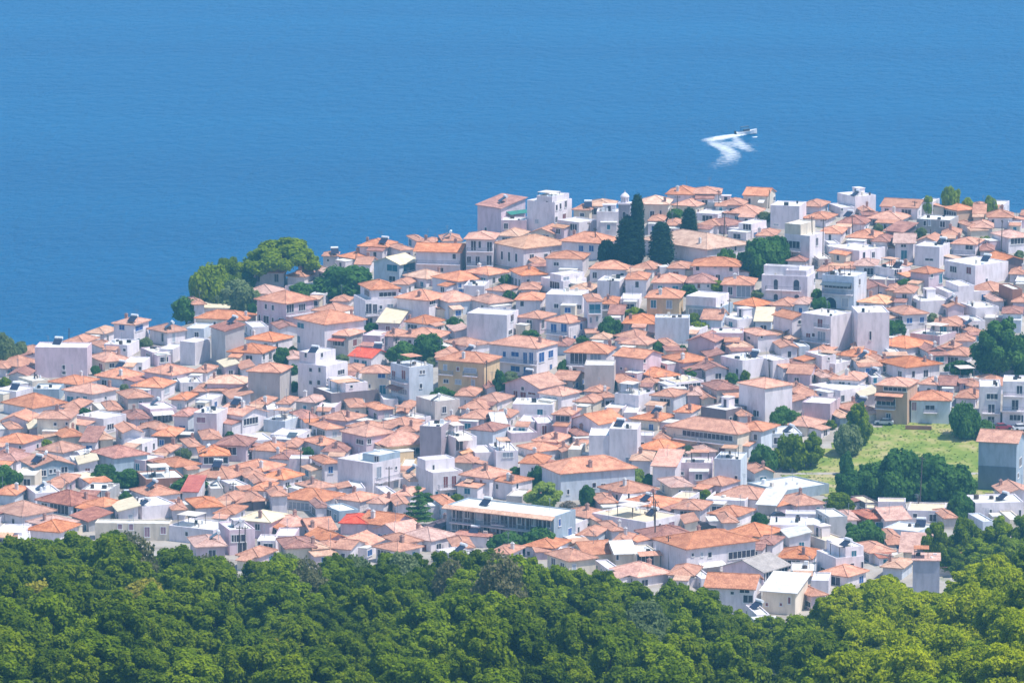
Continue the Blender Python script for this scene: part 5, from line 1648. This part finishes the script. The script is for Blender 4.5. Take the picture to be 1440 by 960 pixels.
car(1410, 604, R(15), 'red', 'dark red parked car on the road above the field')
car(1437, 605, R(10), 'white', 'white parked car right of the red one above the field')
car(1097, 729, R(20), 'dark', 'dark parked car beside the white block below the green bush')
car(981, 741, R(30), 'white', 'white parked car in a yard near the long cream roofed house')
car(992, 744, R(10), 'dark', 'dark parked car next to the white car in the yard')
car(728, 769, R(0), 'white', 'white parked car below the long hotel left of its neighbour')
car(738, 768, R(5), 'silver', 'silver parked car below the long hotel right of its neighbour')
car(182, 698, R(10), 'white', 'white parked car between flat roofs in the lower left town')

# -------------------------------------------------------------- sea, boat, wake
sm, nt, b = new_mat('sea_water')
b.inputs['Roughness'].default_value = .3; b.inputs['IOR'].default_value = 1.33; b.inputs['Specular IOR Level'].default_value = .06
tc = nt.nodes.new('ShaderNodeTexCoord')
mp = nt.nodes.new('ShaderNodeMapping'); mp.inputs['Scale'].default_value = (1.0, .55, 1.0); nt.links.new(tc.outputs['Object'], mp.inputs[0])
n1 = noise(nt, .20, 7, .70, mp.outputs[0]); mp2 = nt.nodes.new('ShaderNodeMapping'); mp2.inputs['Scale'].default_value = (.0022, .012, 1.0); nt.links.new(tc.outputs['Object'], mp2.inputs[0])
n2 = noise(nt, 1.0, 5, .6, mp2.outputs[0])
bp = nt.nodes.new('ShaderNodeBump'); bp.inputs['Strength'].default_value = 1.0; bp.inputs['Distance'].default_value = 4.6
nt.links.new(n1.outputs['Fac'], bp.inputs['Height']); nt.links.new(bp.outputs[0], b.inputs['Normal'])
r = ramp(nt, [(.38, (.001, .112, .285)), (.66, (.001, .132, .320))]); nt.links.new(n2.outputs['Fac'], r.inputs['Fac']); nt.links.new(r.outputs[0], b.inputs['Base Color'])
sea = link('sea', MB().add([(-4500, 1150, 0), (4500, 1150, 0), (4500, 9000, 0), (-4500, 9000, 0)], [(0, 1, 2, 3)]).mesh('sea', [sm])); tag(sea, kind='structure')

BP = plane_pt(1049, 189, 0); k = scale_at(BP)
root = link('motorboat', None, None, BP, (0, R(-5), R(12)), (1.25, 1.25, 1.25)); root.empty_display_size = .5
secs = [(-2.6, .95, .75), (-1.0, 1.05, .8), (1.0, .95, .9), (2.2, .55, 1.05), (3.0, .06, 1.2)]
hb = MB(); vs = []
for x, w, z in secs: vs += [(x, -w, z), (x, -w * .75, .05), (x, 0, -.25), (x, w * .75, .05), (x, w, z)]
fs = []
for i in range(len(secs) - 1):
    for j in range(4): fs.append((i * 5 + j, (i + 1) * 5 + j, (i + 1) * 5 + j + 1, i * 5 + j + 1))
    fs.append((i * 5 + 4, (i + 1) * 5 + 4, (i + 1) * 5, i * 5))
fs.append((0, 1, 2, 3, 4)); hb.add(vs, [tuple(reversed(f)) for f in fs])
link('hull', hb.mesh('hull', [FRAME]), root)
link('cabin', MB().box(-.6, 1.0, -.6, .6, .8, 1.35).mesh('cabin', [PANE['d']]), root)
cb = MB().box(-1.3, .9, -.75, .75, 2.0, 2.1)
for x in (-1.2, .8):
    for y in (-.65, .65): cb.tube((x, y, .8), (x, y, 2.0), .04, .04, 6)
link('canopy', cb.mesh('canopy', [CARM['dark']]), root)
link('outboard_motor', MB().box(-3.05, -2.6, -.25, .25, .1, 1.2).mesh('outboard_motor', [TYRE]), root)
tag(root, 'small white motorboat with dark canopy speeding away on the blue sea', 'boat')
foam = flat_mat('sea_foam', (.78, .82, .86), .8)
fbm = MB()
def foam_path(pts, width, dens, size):
    for (a, b_, w0), (c, d, w1) in zip(pts[:-1], pts[1:]):
        n = int(dens * math.hypot(c - a, (d - b_) * 2))
        for _ in range(n):
            t = random.random(); px = a + (c - a) * t; py = b_ + (d - b_) * t; w = w0 + (w1 - w0) * t
            p = plane_pt(px + random.gauss(0, w * 1.6), py + random.gauss(0, w * .55), 0)
            s_ = size * random.uniform(.4, 1.3); n_ = 6
            ring = [(p.x + s_ * math.cos(q * 1.047) * random.uniform(.7, 1.6), p.y + s_ * math.sin(q * 1.047) * random.uniform(.7, 1.6), .04) for q in range(n_)]
            fbm.add(ring + [(p.x, p.y, .12 + .25 * s_ * random.random())], [(q, (q + 1) % n_, n_) for q in range(n_)])
foam_path([(1054, 187.5, .3), (1042, 189, 1.0), (1030, 191, 1.3), (1015, 193, 1.6), (1004, 196, 1.8)], 2, 3, .3)
foam_path([(1059, 193, .4), (1063, 193, .4)], 1, 6, .3)
wm, nt, b = new_mat('thin_foam'); b.inputs['Base Color'].default_value = (.78, .83, .88, 1); b.inputs['Roughness'].default_value = .9
at = nt.nodes.new('ShaderNodeAttribute'); at.attribute_name = 'foam'
tc = nt.nodes.new('ShaderNodeTexCoord'); n = noise(nt, .55, 5, .7, tc.outputs['Object'])
m1 = nt.nodes.new('ShaderNodeMath'); m1.operation = 'MULTIPLY_ADD'; m1.inputs[1].default_value = 1.7; m1.inputs[2].default_value = -1.05
nt.links.new(n.outputs['Fac'], m1.inputs[0])
m2 = nt.nodes.new('ShaderNodeMath'); m2.operation = 'MULTIPLY_ADD'; m2.inputs[1].default_value = 1.5; m2.use_clamp = True
nt.links.new(at.outputs['Fac'], m2.inputs[0]); nt.links.new(m1.outputs[0], m2.inputs[2]); nt.links.new(m2.outputs[0], b.inputs['Alpha'])
WV, WF, WA = [], [], []
def foam_sheet(pts):
    fine = []
    for (a, b_, w0, s0), (c, d, w1, s1) in zip(pts[:-1], pts[1:]):
        for i in range(8):
            t = i / 8; fine.append((a + (c - a) * t, b_ + (d - b_) * t, w0 + (w1 - w0) * t, s0 + (s1 - s0) * t))
    fine.append(pts[-1])
    P3 = [plane_pt(p[0], p[1], .05 + .01 * len(WV) / 500) for p in fine]; o = len(WV); nc = 9
    for i, p in enumerate(P3):
        d = (P3[min(i + 1, len(P3) - 1)] - P3[max(i - 1, 0)]).normalized(); nrm = Vector((-d.y, d.x, 0))
        for j in range(nc):
            t = j / (nc - 1) * 2 - 1; WV.append(tuple(p + nrm * t * fine[i][2])); WA.append(max(0, 1 - t * t) * fine[i][3])
    for i in range(len(P3) - 1):
        for j in range(nc - 1): WF.append((o + i * nc + j, o + i * nc + j + 1, o + (i + 1) * nc + j + 1, o + (i + 1) * nc + j))
foam_sheet([(1053, 188, .8, 1.3), (1042, 189, 2.6, 1.0), (1028, 191, 3.6, .85), (1012, 194, 4.4, .72), (1001, 197, 4.4, .58), (995, 200, 2.2, .25)])
foam_sheet([(997, 198, 1.6, .25), (1006, 203, 2.8, .55), (1018, 208, 3.4, .60), (1027, 214, 3.8, .54), (1027, 221, 4.2, .42), (1021, 228, 5, .26), (1010, 234, 6, .14), (1000, 238, 7, .04)])
foam_sheet([(1034, 192, 1.6, .4), (1038, 200, 2.8, .48), (1048, 209, 3.4, .42), (1057, 214, 3, .15)])
foam_sheet([(1006, 199, 4, .25), (1020, 202, 9, .42), (1034, 206, 9, .36), (1042, 209, 5, .08)])
o_ = len(fbm.v)
fbm.v += WV; fbm.f += [tuple(i + o_ for i in f_) for f_ in WF]; fbm.m += [1] * len(WF)
wake = fbm.mesh('wake', [foam, wm]); at_ = wake.attributes.new('foam', 'FLOAT', 'POINT'); at_.data.foreach_set('value', [1.0] * o_ + WA)
tag(link('wake', wake), 'curving white foam wake trailing behind the motorboat', 'foam', kind='stuff')

# -------------------------------------------------------------- labels by relation
def clean(t): return ' '.join(t.split())
LANDS = [t for t in THINGS if t['land']]
ORD = ['nearest', 'second', 'third', 'fourth', 'fifth', 'sixth', 'seventh', 'eighth', 'ninth', 'tenth', 'eleventh', 'twelfth']
def sector(t, l):
    dx, dy = t['x'] - l['x'], (t['y'] - l['y']) * 1.6
    if abs(dx) > abs(dy): return 'right of' if dx > 0 else 'left of'
    return 'below' if dy > 0 else 'above'
def dist(t, l): return math.hypot(t['x'] - l['x'], (t['y'] - l['y']) * 1.6)
used = set(t['label'] for t in THINGS if t['label'])
for t in THINGS:
    if t['label']: continue
    cands = sorted((l for l in LANDS if l is not t), key=lambda l: dist(t, l))[:7]
    best = None
    for ci, l in enumerate(cands):
        sec = sector(t, l)
        same = sorted((q for q in THINGS if q is not l and q['noun'] == t['noun'] and sector(q, l) == sec), key=lambda q: dist(q, l))
        rank = [id(q) for q in same].index(id(t))
        if rank >= len(ORD): continue
        lab = f"{ORD[rank]} {t['noun']} {sec} the {l['land']}" if rank else f"{t['noun']} nearest {sec} the {l['land']}"
        n = len(lab.replace('-', ' ').split())
        if lab in used or n > 16: continue
        sc = rank * 2 + ci + max(0, n - 13) * .3
        if best is None or sc < best[0]: best = (sc, lab)
    t['label'] = best[1] if best else t['noun']
    used.add(t['label'])
for t in THINGS: tag(t['obj'], clean(t['label']), t['cat'])

# -------------------------------------------------------------- haze, sky, sun
hm = bpy.data.materials.new('haze_air'); hm.use_nodes = True; nt = hm.node_tree
for n in list(nt.nodes):
    if n.type != 'OUTPUT_MATERIAL': nt.nodes.remove(n)
pv = nt.nodes.new('ShaderNodeVolumePrincipled'); pv.inputs['Color'].default_value = (.20, .62, 1.0, 1); pv.inputs['Density'].default_value = .000125
pv.inputs['Anisotropy'].default_value = .0
nt.links.new(pv.outputs[0], nt.nodes['Material Output'].inputs['Volume'])
hz = link('haze', MB().box(-4700, 4700, -700, 9200, -6, 360).mesh('haze', [hm])); tag(hz, kind='stuff', label='thin blue summer haze over the town and sea', cat='haze')

w = bpy.data.worlds.new('World'); scene.world = w; w.use_nodes = True
nt = w.node_tree; bg = nt.nodes['Background']; sky = nt.nodes.new('ShaderNodeTexSky')
SUN = Vector((.42, -.12, .90)).normalized()
sky.sky_type = 'NISHITA'; sky.sun_disc = False
sky.sun_elevation = math.asin(SUN.z); sky.sun_rotation = math.atan2(SUN.x, SUN.y)
sky.air_density = 1.0; sky.dust_density = .6; sky.ozone_density = 1.5
nt.links.new(sky.outputs[0], bg.inputs['Color']); bg.inputs['Strength'].default_value = .14
sd = bpy.data.lights.new('sun', 'SUN'); sd.energy = 3.9; sd.angle = R(.53); sd.color = (1.0, .95, .88)
so_ = bpy.data.objects.new('sun', sd); COL.objects.link(so_); so_.location = (0, 0, 500)
so_.rotation_euler = (-SUN).to_track_quat('-Z', 'Y').to_euler()

scene.view_settings.view_transform = 'Standard'; scene.view_settings.look = 'None'; scene.view_settings.gamma = 1
scene.view_settings.exposure = .50; scene.view_settings.use_curve_mapping = False
scene.render.engine = 'CYCLES'
scene.cycles.use_denoising = True
scene.cycles.max_bounces = 6; scene.cycles.diffuse_bounces = 3; scene.cycles.glossy_bounces = 2; scene.cycles.transmission_bounces = 2; scene.cycles.volume_bounces = 1; scene.cycles.transparent_max_bounces = 8
scene.cycles.sample_clamp_indirect = 6
